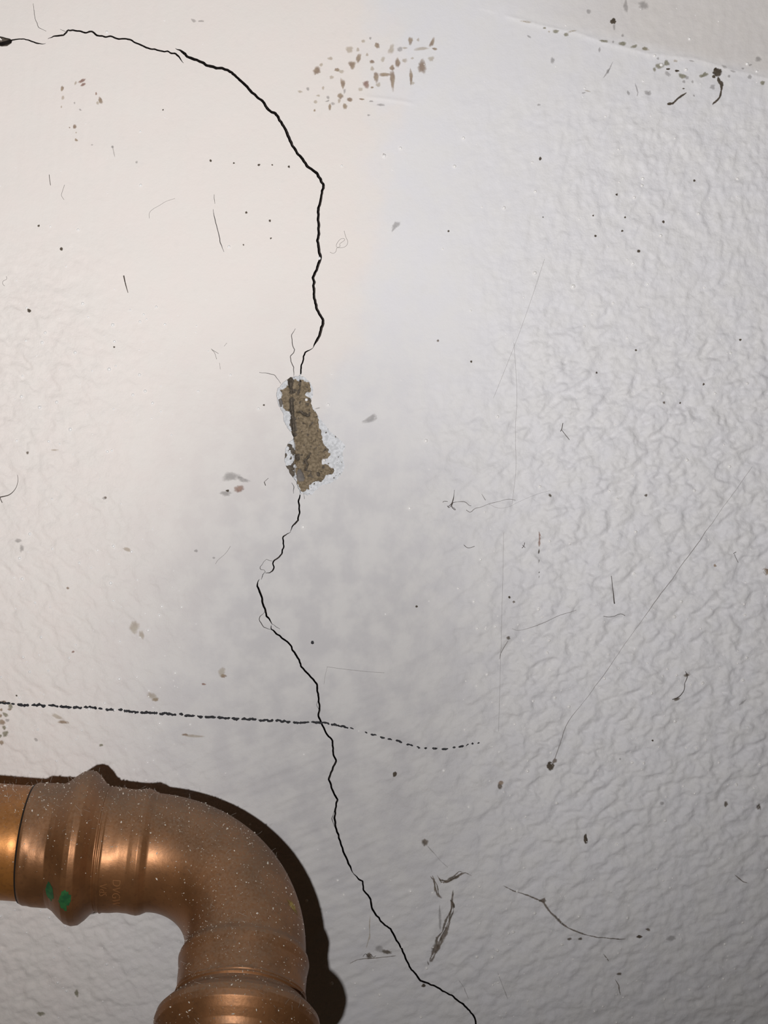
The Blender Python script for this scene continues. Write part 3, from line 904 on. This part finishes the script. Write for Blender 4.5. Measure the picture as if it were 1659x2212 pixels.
# left side: pale brown drips, speckled stain at the very edge, grime
for x, y, a, b, m_, rot in [
    (479, 1452, 9, 13, 'palebrown', -15), (483, 1460, 8, 5, 'brown', -10), (330, 1505, 16, 9, 'palebrown', -25), (335, 1512, 8, 5, 'brown', 0),
    (137, 1560, 14, 5, 'brown', -8), (124, 1548, 18, 5, 'palebrown', -25), (420, 1590, 24, 4, 'palebrown', -4), (400, 1587, 8, 3, 'brown', 0),
    (440, 1478, 6, 3, 'red', -10), (290, 1355, 14, 16, 'palebrown', 30), (306, 1372, 7, 12, 'palebrown', 20),
    (147, 1270, 4, 4, 'brown', 0), (275, 1187, 12, 5, 'palebrown', -20), (40, 1168, 8, 6, 'grey', 0), (48, 1185, 6, 10, 'grey', 0),
    (498, 1030, 22, 12, 'grey', 10), (525, 1036, 20, 6, 'grey', -15), (516, 1056, 14, 8, 'red', 0), (492, 1060, 4, 3, 'dark', 0), (488, 1066, 16, 7, 'grey', 0),
    (158, 1408, 4, 3, 'red', 0), (218, 1610, 5, 4, 'green', 0), (77, 1598, 6, 4, 'grey', -35), (35, 1503, 3, 2, 'dark', -30),
    (6, 1517, 7, 5, 'brown', 0), (22, 1526, 6, 8, 'green', 0), (3, 1533, 4, 4, 'brown', 0), (12, 1544, 8, 5, 'green', -35), (2, 1546, 4, 4, 'brown', 0),
    (5, 1560, 8, 8, 'brown', 0), (16, 1556, 5, 5, 'grey', 0), (9, 1572, 6, 6, 'green', 0), (12, 1585, 8, 8, 'green', 30), (3, 1604, 6, 7, 'brown', 0),
    (0, 1590, 5, 5, 'green', 0), (20, 1533, 5, 3, 'brown', 0), (-8, 1575, 6, 9, 'brown', 0), (118, 972, 9, 2.5, 'palebrown', 0),
    (225, 1076, 5, 4, 'grey', 0), (462, 1205, 4, 3, 'grey', 0), (424, 1190, 5, 4, 'grey', 0), (868, 985, 40, 18, 'grey', 20) if False else (800, 905, 22, 8, 'grey', 25),
    (855, 487, 7, 16, 'grey', -35), (435, 45, 8, 3, 'grey', 0), (418, 44, 8, 4, 'grey', -30), (685, 1003, 3, 3, 'grey', 0) if False else (686, 882, 7, 2, 'grey', 15),
]:
    blob('wall_mark', x, y, a, b, m_, rot)
# dark pin-point specks
for x, y, a in [(969, 499, 2.6), (1332, 421, 3), (1433, 479, 3.6), (1379, 543, 4), (1167, 343, 4), (1286, 510, 3), (1173, 469, 1.7), (1281, 466, 2.2),
                (1344, 499, 2.8), (946, 736, 3.2), (1018, 781, 2.8), (1434, 870, 3.4), (1289, 805, 2.6), (1599, 734, 3), (1373, 757, 2.8), (918, 952, 3.2),
                (1188, 1070, 4), (583, 477, 3), (532, 459, 3), (133, 538, 4), (84, 488, 3), (63, 671, 4.5), (228, 1075, 3.5), (60, 978, 4), (247, 750, 2.4),
                (455, 347, 3.2), (505, 352, 2.4), (559, 356, 3.2), (588, 356, 2), (624, 360, 3), (585, 515, 2.2), (526, 529, 2), (352, 237, 2), (830, 335, 4),
                (570, 875, 2.4), (1100, 1290, 3), (900, 1310, 3), (1470, 870, 2.4), (1500, 390, 3), (1350, 470, 2.4), (1520, 830, 3), (1410, 1600, 2.4)]:
    blob('dark_speck', x, y, a, a, 'dark' if a < 3.1 or (int(x) % 2) else 'smear', 0, 0.2)

# the broken pen line
line = np.array([(-40, 1518), (0, 1519), (50, 1522.5), (100, 1524.5), (150, 1528), (200, 1530), (250, 1534), (300, 1538), (350, 1541), (400, 1544.5),
                 (450, 1548), (500, 1551), (550, 1554), (600, 1556.5), (640, 1560), (690, 1559.5), (730, 1566), (764, 1574)], float)
line2 = np.array([(788, 1581), (812, 1588), (840, 1596), (865, 1603), (885, 1607), (905, 1614), (935, 1617), (965, 1617), (985, 1615), (1005, 1610), (1036, 1605)], float)
ink_v, ink_f = [], []
rk = np.random.default_rng(21)


def ink_dash(x0, x1, fn, wmax):
    n = max(3, int((x1 - x0) / 2.2))
    xs = np.linspace(x0, x1, n)
    ys = fn(xs) + np.convolve(rk.normal(size=n + 2), [0.3, 0.4, 0.3], 'valid') * 1.3 + rk.normal() * 0.7
    w = wmax * (0.55 + 0.6 * rk.random(n))
    w[0] *= 0.4; w[-1] *= 0.4
    s0 = sum(len(v) for v in ink_v)
    ink_v.append(wp(xs, ys - w / 2, 0.022)); ink_v.append(wp(xs, ys, 0.03)); ink_v.append(wp(xs, ys + w / 2, 0.022))
    for a in range(2):
        for q in range(n - 1):
            ink_f.append((s0 + a * n + q, s0 + a * n + q + 1, s0 + (a + 1) * n + q + 1, s0 + (a + 1) * n + q))


for ln, gap, wmx, dl in ((line, (1.5, 6), 6.4, (8, 40)), (line2, (4, 11), 5.0, (5, 15))):
    fn = lambda v, ln=ln: np.interp(v, ln[:, 0], ln[:, 1])
    x = ln[0, 0]
    while x < ln[-1, 0] - 4:
        e = min(x + rk.uniform(*dl), ln[-1, 0])
        ink_dash(x, e, fn, wmx * (1.0 if x < 600 or ln is line2 else 0.85))
        x = e + rk.uniform(*gap)
o = link('pen_line', mesh_from('pen_line', np.vstack(ink_v), ink_f), M['ink'], wall)
o['label'] = 'broken black pen line drawn across the crack'

# pimples of grit under the paint: too small and too many to pick apart
def grit_mesh(spots):
    vs, fs = [], []
    k = 7
    th = np.arange(k) / k * 2 * math.pi
    for x, y, r_ in spots:
        s0 = sum(len(v) for v in vs)
        for fr, hh in ((1.0, -0.05), (0.75, 0.55), (0.35, 0.9)):
            vs.append(wp(x + np.cos(th) * r_ * fr, y + np.sin(th) * r_ * fr, hh * r_ * 0.085))
        vs.append(wp(np.array([x]), np.array([y]), r_ * 0.085))
        for a in range(2):
            for q in range(k):
                fs.append((s0 + a * k + q, s0 + (a + 1) * k + q, s0 + (a + 1) * k + (q + 1) % k, s0 + a * k + (q + 1) % k))
        for q in range(k):
            fs.append((s0 + 2 * k + q, s0 + 3 * k, s0 + 2 * k + (q + 1) % k))
    return mesh_from('paint_grit', np.vstack(vs), fs)


rg = np.random.default_rng(33)
spots = [(1238, 619, 6), (1155, 590, 5), (1089, 449, 4.5), (982, 359, 4.5), (1370, 427, 4), (1156, 414, 4), (152, 928, 5), (86, 880, 5), (47, 857, 4.5),
         (163, 762, 4.5), (244, 702, 4.5), (236, 798, 5), (287, 853, 4), (232, 976, 4), (91, 740, 4.5), (240, 1260, 4.5), (285, 1192, 4), (350, 1310, 4),
         (830, 337, 4.5), (738, 358, 3), (865, 320, 4), (1075, 900, 4), (920, 952, 5), (885, 1098, 4), (1500, 1060, 4), (1333, 1078, 4)]
while len(spots) < 900:
    x, y = rg.uniform(-60, 1720), rg.uniform(-60, 2270)
    pr = 0.10 + 0.75 * (x < 430) * (y > 650) + 0.65 * (x > 1000) * (y > 1150) + 0.5 * (y > 1900) + 0.25 * (x > 1250)
    if rg.random() < pr:
        spots.append((x, y, 1.3 + 3.2 * rg.random() ** 2))
tag(link('paint_grit', grit_mesh(spots), M['grit'], wall), kind='stuff')


# ------------------------------------------------------------------ hairs, lint and threads caught on the wall
def tube_mesh(name, runs, sides=5):
    vs, fs = [], []
    cnt = 0
    for P3, rad in runs:
        P3 = np.asarray(P3, float)
        n = len(P3)
        rad = np.broadcast_to(np.asarray(rad, float), (n,))
        tan = np.gradient(P3, axis=0)
        tan /= np.linalg.norm(tan, axis=1)[:, None] + 1e-12
        up = np.array([0, -1.0, 0])
        u = np.cross(tan, up); u /= np.linalg.norm(u, axis=1)[:, None] + 1e-12
        v = np.cross(tan, u)
        for q in range(sides):
            a = 2 * math.pi * q / sides
            vs.append(P3 + rad[:, None] * (math.cos(a) * u + math.sin(a) * v))
        for q in range(sides):
            b, c_ = cnt + q * n, cnt + ((q + 1) % sides) * n
            for s_ in range(n - 1):
                fs.append((b + s_, b + s_ + 1, c_ + s_ + 1, c_ + s_))
        fs.append(tuple(cnt + q * n for q in range(sides)))
        fs.append(tuple(cnt + q * n + n - 1 for q in range(sides))[::-1])
        cnt += n * sides
    return mesh_from(name, np.vstack(vs), fs)


def smooth_pts(pts, step=2.5):
    p = np.array(pts, float)
    if len(p) > 2:
        for _ in range(2):
            q = [p[0]]
            for a, b in zip(p[:-1], p[1:]):
                q += [a * 0.75 + b * 0.25, a * 0.25 + b * 0.75]
            p = np.array(q + [p[-1]])
    r_, t = resample(p, step)
    return r_, t


def fibre(name, runs, mat, label, cat, lift=0.10, group=None):
    out = []
    for pts, w in runs:
        p, t = smooth_pts(pts)
        w = np.interp(t, np.linspace(0, 1, len(w)), w) if isinstance(w, (list, tuple)) else np.full(len(p), w)
        out.append((wp(p[:, 0], p[:, 1], lift), w * 0.36 * S))
    return tag(link(name, tube_mesh(name, out), M[mat]), label, cat, group)


fibre('bristle', [([(268, 596), (271, 612), (277, 633)], [4.0, 3.2, 1.6])], 'fibre', 'short straight dark bristle stuck to the smooth wall left of the upper crack', 'bristle')
fibre('bristle', [([(1320.5, 1244), (1324, 1275), (1327.5, 1304)], [1.6, 1.8, 3.6])], 'fibre', 'thin dark bristle standing upright on the rough right part of the wall', 'bristle')
fibre('hair', [([(-12, 1076), (6, 1073), (22, 1069), (34, 1057), (39, 1040), (38, 1026)], [3, 3.4, 2.6, 1.6, 1.2, 1.0]),
               ([(0, 1074), (5, 1086)], 2.2)], 'fibre', 'curved brown hair at the left edge of the wall', 'hair')
fibre('hair', [([(14, 597), (15, 604), (7, 606), (5, 613), (10, 618)], 1.2)], 'web', 'tiny curly grey hair near the left edge above the rough patch', 'hair')
T = lambda x, y: (700 + x / 5.53, 300 + y / 5.53)
fibre('lint_curl', [([T(240, 1100), T(260, 1180), T(290, 1230), T(270, 1280), T(220, 1305), T(140, 1300), T(150, 1250), T(205, 1185), T(265, 1200), T(200, 1245), T(182, 1260),
                      T(200, 1290), T(150, 1300), T(145, 1350), T(110, 1375), T(70, 1355)], 1.1)], 'web', 'grey looped lint curl just right of the vertical crack', 'lint')
T = lambda x, y: (940 + x / 5.53, 1040 + y / 5.53)
fibre('lint_tuft', [([T(90, 250), T(105, 232), T(150, 240)], 1.4), ([T(230, 100), T(220, 200), T(200, 270), T(150, 300), T(160, 310)], [0.8, 1.2, 3.0, 2.4, 1.4]),
                    ([T(205, 255), T(190, 300), T(240, 350), T(245, 335), T(215, 310)], [3, 3, 1.8, 1.6, 1.4]), ([T(200, 255), T(280, 240), T(360, 240), T(400, 285), T(430, 292)], [2.0, 1, 1.6, 1.2, 1.2]),
                    ([T(145, 290), T(160, 320), T(190, 290), T(210, 265)], 1.6)],
      'fibre', 'dark tangled lint tuft on the wall right of the bare patch', 'lint')
fibre('cobweb_thread', [([T(370, 340), T(420, 378), T(470, 318), T(540, 312), T(640, 265), T(740, 245), T(880, 205), T(960, 225)], [1.8, 2.2, 1.6, 1.2, 1.8, 1, 1.6, 1.2]),
                        ([T(555, 150), T(600, 225)], [1, 2]), ([T(640, 270), T(760, 330), T(900, 300), T(960, 260), T(1210, 150), T(1380, 108)], 0.6)],
      'web', 'branching grey cobweb thread running right from the lint tuft', 'cobweb')
fibre('cobweb_thread', [([(1625, 1008), (1549, 1115), (1464, 1234), (1408, 1310), (1374, 1357), (1353, 1388), (1316, 1440), (1279, 1493), (1256, 1522), (1223, 1563), (1208, 1612), (1197, 1642)],
                         [0.8, 0.9, 1.0, 2.0, 1.4, 2.0, 0.9, 0.9, 1.4, 0.9, 1.8, 1.8])], 'web', 'long slanting cobweb thread ending at a dark dirt spot', 'cobweb')
fibre('cobweb_thread', [([(1110, 740), (1118, 850), (1112, 940), (1116, 1010), (1106, 1090)], 0.6)], 'web', 'faint upright cobweb thread above the lint tuft on the cooler right of the wall', 'cobweb')
fibre('cobweb_thread', [([(1176, 560), (1150, 640), (1122, 720), (1090, 800), (1066, 860)], 0.6)], 'web', 'faint slanting cobweb thread right of the vertical crack', 'cobweb')
fibre('cobweb_thread', [([(1088, 1150), (1086, 1250), (1082, 1400), (1079, 1500), (1077, 1580)], 0.6)], 'web', 'faint straight upright cobweb thread below the lint tuft', 'cobweb')
fibre('cobweb_thread', [([(1245, 1318), (1232, 1322), (1208, 1329), (1167, 1349), (1122, 1364), (1106, 1358)], [1, 1.6, 1.4, 1.8, 1, 0.8]),
                        ([(1097, 1384), (1088, 1400), (1081, 1412), (1079, 1424)], [1.4, 2.2, 2, 1])], 'web', 'thin cobweb thread rising to the right from a small brown speck', 'cobweb')
fibre('hair', [([(1303, 1331), (1313, 1333), (1324, 1332), (1340, 1324), (1350, 1330)], 1.4)], 'fibre', 'short wavy dark hair left of the long slanting thread', 'hair')
fibre('lint_strand', [([(1480, 1450), (1486, 1462), (1480, 1474), (1478, 1488), (1472, 1500), (1462, 1508), (1452, 1511)], [1.6, 2.4, 1.6, 2, 2, 2.6, 2])], 'fibre',
      'crooked dark lint strand on the rough lower right of the wall', 'lint')
fibre('hair', [([(323, 472), (322, 460), (330, 452), (345, 444), (358, 435), (378, 429)], 0.9)], 'web', 'fine pale grey hair curving below the red-brown marks', 'hair')
fibre('hair', [([(107, 378), (108, 390), (110, 401)], 1.6)], 'fibre', 'tiny straight dark hair below the red-brown marks near the left edge', 'hair')
fibre('hair', [([(140, 400), (134, 418), (133, 424), (139, 432)], 1.2)], 'web', 'tiny hooked grey hair below the red-brown marks', 'hair')
fibre('lint_tuft', [([(458, 756), (464, 762), (468, 776)], 1.2), ([(472, 764), (465, 760), (456, 754)], 1.4), ([(474, 784), (476, 798)], 0.9), ([(484, 748), (490, 741)], 0.9)], 'web',
      'pale grey lint tuft on the smooth wall left of the bare patch', 'lint')
fibre('lint_tuft', [([(1216, 914), (1215, 924), (1211, 932)], 2.0), ([(1213, 928), (1222, 940), (1230, 950)], 1.6)], 'fibre', 'small dark forked lint tuft on the cooler right of the wall', 'lint')
fibre('hair', [([(1002, 1177), (1008, 1183), (1014, 1184), (1025, 1180)], 1.5)], 'fibre', 'small dark crescent hair below the branching cobweb', 'hair')
fibre('hair', [([(1127, 1184), (1131, 1180), (1133, 1172)], 1.8), ([(1128, 1177), (1134, 1183)], 1.4)], 'fibre', 'tiny crossed dark hair left of the brown sliver', 'hair')
fibre('hair', [([(498, 1180), (488, 1196), (470, 1210), (466, 1218)], 1.0)], 'web', 'fine grey hair left of the lower crack', 'hair')
fibre('hair', [([(706, 1440), (740, 1445), (795, 1451), (830, 1453)], 0.9), ([(707, 1441), (702, 1460), (700, 1478)], 0.6)], 'web', 'thin straight grey hair right of the crack above the pen line', 'hair')
fibre('lint_tuft', [([(784, 2066), (790, 2058), (796, 2068), (800, 2058), (806, 2068), (812, 2064)], 1.3)], 'fibre', 'tiny brown lint tuft left of the lowest crack stretch', 'lint')
fibre('hair', [([(580, 1033), (571, 1041)], 1.2), ([(571, 1041), (574, 1049)], 2.2)], 'fibre', 'tiny dark hair between the grey scuff and the bare patch', 'hair')
fibre('hair', [([(1586, 1197), (1589, 1205), (1594, 1215)], 1.2), ([(1584, 1196), (1590, 1192)], 1.6)], 'fibre', 'tiny dark hair near the right edge of the wall', 'hair')

# ------------------------------------------------------------------ the copper pipe with its press elbow
c1 = np.array([-0.07582885, -0.0245, -0.08419457])
d1 = np.array([0.99367133, 0.06686785, -0.09025504])
d2 = np.array([-0.01012317, -0.74692496, -0.66483127])
K = np.array([-0.03285121, -0.02160787, -0.08809822])
RB, SEG, LIP = 0.0256, 0.0176, 0.0132
LT = RB + SEG + LIP                       # lip edge to corner of the axes
e3 = np.cross(d1, d2)
arc = RB * math.pi / 2
TOT = 2 * (SEG + LIP) + arc
prof = np.array([(0.0, .0144), (.0002, .0147), (.0007, .0149), (.0045, .0149), (.0068, .0150), (.0082, .0158), (.0098, .0172), (.0115, .0185), (.0130, .0189),
                 (.0145, .0186), (.0158, .0175), (.0170, .0161), (.0180, .01535), (.0183, .0151), (.0187, .01545), (.0191, .0151), (.0196, .01535), (.0201, .0151),
                 (.0240, .0150), (.0262, .0151), (.0272, .0153), (.0284, .01545), (.0294, .0152), (.0308, .0145)])


def rad_at(s):
    s = np.minimum(s, TOT - s)
    r_ = np.interp(s, prof[:, 0], prof[:, 1])
    return np.where(s > .0308, .0143 + .0002 * np.exp(-(s - .0308) / .004), r_)


def frame_at(s):
    """centre, tangent, outward-in-bend-plane direction"""
    st_ = SEG + LIP
    if s < st_:
        return K - d1 * (LT - s), d1, -d2
    if s > TOT - st_:
        return K + d2 * (LT - (TOT - s)), d2, d1
    a = (s - st_) / RB
    C = K - d1 * RB + d2 * RB
    out = -d2 * math.cos(a) + d1 * math.sin(a)
    return C + RB * out, d1 * math.cos(a) + d2 * math.sin(a), out


def hexmod(s, th):
    q = np.minimum(s, TOT - s)
    w = sst(.0015, .003, q) * (1 - sst(.0055, .0075, q)) + sst(.0185, .0195, q) * (1 - sst(.0215, .024, q))
    return -0.00022 * w * np.cos(6 * th + 0.6) 


def surf(s, th, off=0.0):
    c_, t, o_ = frame_at(s)
    b = np.cross(t, o_)
    r_ = rad_at(s) + hexmod(s, th) + off
    return c_ + r_ * (math.cos(th) * o_ + math.sin(th) * b)


pipe = bpy.data.objects.new('copper_pipe', None)
col.objects.link(pipe)
pipe.location = tuple(K)
tag(pipe, 'dusty brown copper pipe with a pressed elbow in front of the cracked wall', 'pipe')
KO = K


def plink(name, me, mat, parent=None, smooth=True):
    co = np.empty(len(me.vertices) * 3, np.float32)
    me.vertices.foreach_get('co', co)
    co = co.reshape(-1, 3) - KO.astype(np.float32)
    me.vertices.foreach_set('co', co.ravel())
    me.update()
    return link(name, me, mat, parent or pipe, smooth)


ss = np.unique(np.r_[np.linspace(0, .0308, 90), prof[:, 0], np.linspace(.0308, TOT - .0308, 70), TOT - np.linspace(0, .0308, 90), TOT - prof[:, 0]])
ss = ss[np.r_[True, np.diff(ss) > 1e-6]]
NT = 96
ths = np.arange(NT) / NT * 2 * math.pi
vs = np.array([[surf(s, t) for t in ths] for s in ss]).reshape(-1, 3)
fs = [(i * NT + j, i * NT + (j + 1) % NT, (i + 1) * NT + (j + 1) % NT, (i + 1) * NT + j) for i in range(len(ss) - 1) for j in range(NT)]
# end faces turned in to the pipe
nb = len(vs)
inn = []
for s in (ss[0], ss[-1]):
    c_, t, o_ = frame_at(s)
    b = np.cross(t, o_)
    inn.append(np.array([c_ + .01408 * (math.cos(q) * o_ + math.sin(q) * b) for q in ths]))
vs = np.vstack([vs] + inn)
for j in range(NT):
    k2 = (j + 1) % NT
    fs.append((j, nb + j, nb + k2, k2))
    e = (len(ss) - 1) * NT
    fs.append((e + j, e + k2, nb + NT + k2, nb + NT + j))
elbow = plink('elbow_fitting', mesh_from('elbow_fitting', vs, fs), M['copper'])
elbow['label'] = 'press elbow with a rounded bead at each end'


def straight_tube(name, p0, d, length, r_, mat, rings=24, label=None):
    d = d / np.linalg.norm(d)
    u = np.cross(d, [0, 0, 1.0]); u /= np.linalg.norm(u)
    v = np.cross(d, u)
    vs, fs = [], []
    for i in range(rings + 1):
        for q in ths:
            vs.append(p0 + d * length * i / rings + r_ * (math.cos(q) * u + math.sin(q) * v))
    for i in range(rings):
        for j in range(NT):
            fs.append((i * NT + j, i * NT + (j + 1) % NT, (i + 1) * NT + (j + 1) % NT, (i + 1) * NT + j))
    fs.append(tuple(range(NT))[::-1])
    fs.append(tuple(rings * NT + j for j in range(NT)))
    o = plink(name, mesh_from(name, vs, fs), mat)
    if label: o['label'] = label
    return o


lip1, lip2 = K - d1 * LT, K + d2 * LT
straight_tube('pipe_length', lip1 + d1 * 0.004, -d1, 0.16, .0140, M['pipe'], label='orange-brown copper pipe running to the left')
straight_tube('pipe_length', lip2 - d2 * 0.004, d2, 0.075, .0140, M['pipe'], label='copper pipe coming down towards the front')
# grime in the joint between fitting and pipe
for lp, dd in ((lip1, -d1), (lip2, d2)):
    u = np.cross(dd, [0, 0, 1.0]); u /= np.linalg.norm(u); v = np.cross(dd, u)
    vs, fs = [], []
    for i, (off, r_) in enumerate(((-.0002, .01465), (.00025, .01450), (.00035, .01412))):
        for q in ths:
            vs.append(lp + dd * off + r_ * (math.cos(q) * u + math.sin(q) * v))
    for i in range(2):
        for j in range(NT):
            fs.append((i * NT + j, i * NT + (j + 1) % NT, (i + 1) * NT + (j + 1) % NT, (i + 1) * NT + j))
    plink('joint_grime', mesh_from('joint_grime', vs, fs), M['gasket'])


def patch(name, outline, mat, off, parent, nu=14, edge=True):
    """thin painted patch on the elbow; outline radius function in (s, theta)"""
    (s0, t0, rs, rt, rot, sd) = outline
    r = np.random.default_rng(sd)
    k = 22
    a = np.arange(k) / k * 2 * math.pi
    rr = np.clip(1 + 0.16 * r.normal(size=k), 0.6, 1.4)
    vs, at, fs = [], [], []
    ca, sa = math.cos(rot), math.sin(rot)
    for fr, e in ((1.0, 0.0), (0.7, 0.5), (0.35, 0.9)):
        for q in range(k):
            x, y = math.cos(a[q]) * rr[q] * fr * rs, math.sin(a[q]) * rr[q] * fr * rt
            x, y = ca * x - sa * y, sa * x + ca * y
            vs.append(surf(s0 + x, t0 + y / 0.0165, off)); at.append(e)
    vs.append(surf(s0, t0, off)); at.append(1.0)
    for g in range(2):
        for q in range(k):
            fs.append((g * k + q, g * k + (q + 1) % k, (g + 1) * k + (q + 1) % k, (g + 1) * k + q))
    for q in range(k):
        fs.append((2 * k + q, 2 * k + (q + 1) % k, 3 * k))
    return plink(name, mesh_from(name, vs, fs, at), mat, parent)


# MARKS_BEGIN
GREEN = [(0.0087, 2.85, 0.0011, 0.0027, 0.0, 1), (0.0128, 2.85, 0.0014, 0.0026, 0.1, 2)]
YELLOW = (0.0654, 0.68, 0.0009, 0.0027, 0.376, 4)
STAMPS = [('VdS', 0.0211, 2.87, 0.0020), ('DVGW', 0.0243, 2.88, 0.0021)]
# MARKS_END
for g in GREEN:
    patch('green_dot', g, M['green_dot'], 0.00006, elbow)['label'] = 'green paint dot on the bead'
patch('yellow_smear', YELLOW, M['yellow_dot'], 0.00006, elbow)


def stamp(text, s0, t0, size, sign):
    cu = bpy.data.curves.new('stamped_letters', 'FONT')
    cu.body = text
    cu.size = size * 1.35
    cu.extrude = 0.00006
    cu.resolution_u = 3
    cu.offset = -0.00007
    tmp = bpy.data.objects.new('tmp_letters', cu)
    col.objects.link(tmp)
    dg = bpy.context.evaluated_depsgraph_get()
    dg.update()
    m2 = bpy.data.meshes.new_from_object(tmp.evaluated_get(dg))
    bpy.data.objects.remove(tmp)
    co = np.empty(len(m2.vertices) * 3); m2.vertices.foreach_get('co', co); co = co.reshape(-1, 3)
    co[:, 0] -= co[:, 0].mean(); co[:, 1] -= co[:, 1].mean()
    out = np.array([surf(s0 + y, t0 + sign * x / .0151, 0.00003 + max(z, 0)) for x, y, z in co])
    m2.vertices.foreach_set('co', out.astype(np.float32).ravel())
    m2.update()
    m2.name = 'stamped_letters'
    o = plink('stamped_letters', m2, M['stamp'], elbow, smooth=False)
    o['label'] = 'letters %s stamped into the copper' % text
    return o


for tx, s0, t0, sz in STAMPS:
    stamp(tx, s0, t0, sz, 1)

# dust: bright specks and a fuzz of lint on the upper sides
rd = np.random.default_rng(77)
sp_v, sp_f = [], []
OCT = np.array([(1, 0, 0), (-1, 0, 0), (0, 1, 0), (0, -1, 0), (0, 0, 1), (0, 0, -1)], float)
OF = [(0, 2, 4), (2, 1, 4), (1, 3, 4), (3, 0, 4), (2, 0, 5), (1, 2, 5), (3, 1, 5), (0, 3, 5)]
cnt = 0


def any_surf():
    s = rd.uniform(-0.035, TOT + 0.012)
    t = rd.uniform(0, 2 * math.pi)
    if s < 0 or s > TOT:
        lp, dd, o_ = (lip1, d1, -d2) if s < 0 else (lip2, d2, d1)
        b = np.cross(dd, o_)
        nrm = math.cos(t) * o_ + math.sin(t) * b
        return lp + dd * (s if s < 0 else s - TOT) + .0140 * nrm, nrm
    p = surf(s, t)
    c_, tt, o_ = frame_at(s)
    nrm = math.cos(t) * o_ + math.sin(t) * np.cross(tt, o_)
    return p, nrm


while cnt < 2900:
    p, nrm = any_surf()
    w = max(0.0, 0.22 + 0.75 * nrm[2]) if nrm[1] < 0.35 else 0.2 * max(0, nrm[2])
    if rd.random() > w:
        continue
    r_ = min(0.000055 * math.exp(rd.normal() * 0.55 + 0.32), 0.00026)
    R = np.linalg.qr(rd.normal(size=(3, 3)))[0]
    sc = r_ * np.array([rd.uniform(0.7, 2.0), rd.uniform(0.6, 1.1), rd.uniform(0.5, 0.9)])
    sp_v.append((OCT * sc) @ R.T + p + nrm * r_ * 0.3)
    sp_f += [tuple(cnt * 6 + q for q in f) for f in OF]
    cnt += 1
tag(plink('dust_specks', mesh_from('dust_specks', np.vstack(sp_v), sp_f), M['dustspeck'], smooth=False), kind='stuff')
runs = []
while len(runs) < 420:
    p, nrm = any_surf()
    if nrm[2] < 0.25 or rd.random() > nrm[2]:
        continue
    ln = rd.uniform(0.0004, 0.0016)
    dv = nrm * rd.uniform(0.2, 0.9) + rd.normal(size=3) * 0.6
    dv /= np.linalg.norm(dv)
    bend = rd.normal(size=3) * 0.5
    t = np.linspace(0, 1, 5)[:, None]
    runs.append((p + ln * (dv * t + bend * t * t * 0.6), 0.000016))
tag(plink('dust_lint', tube_mesh('dust_lint', runs, 3), M['palefibre'], smooth=False), kind='stuff')
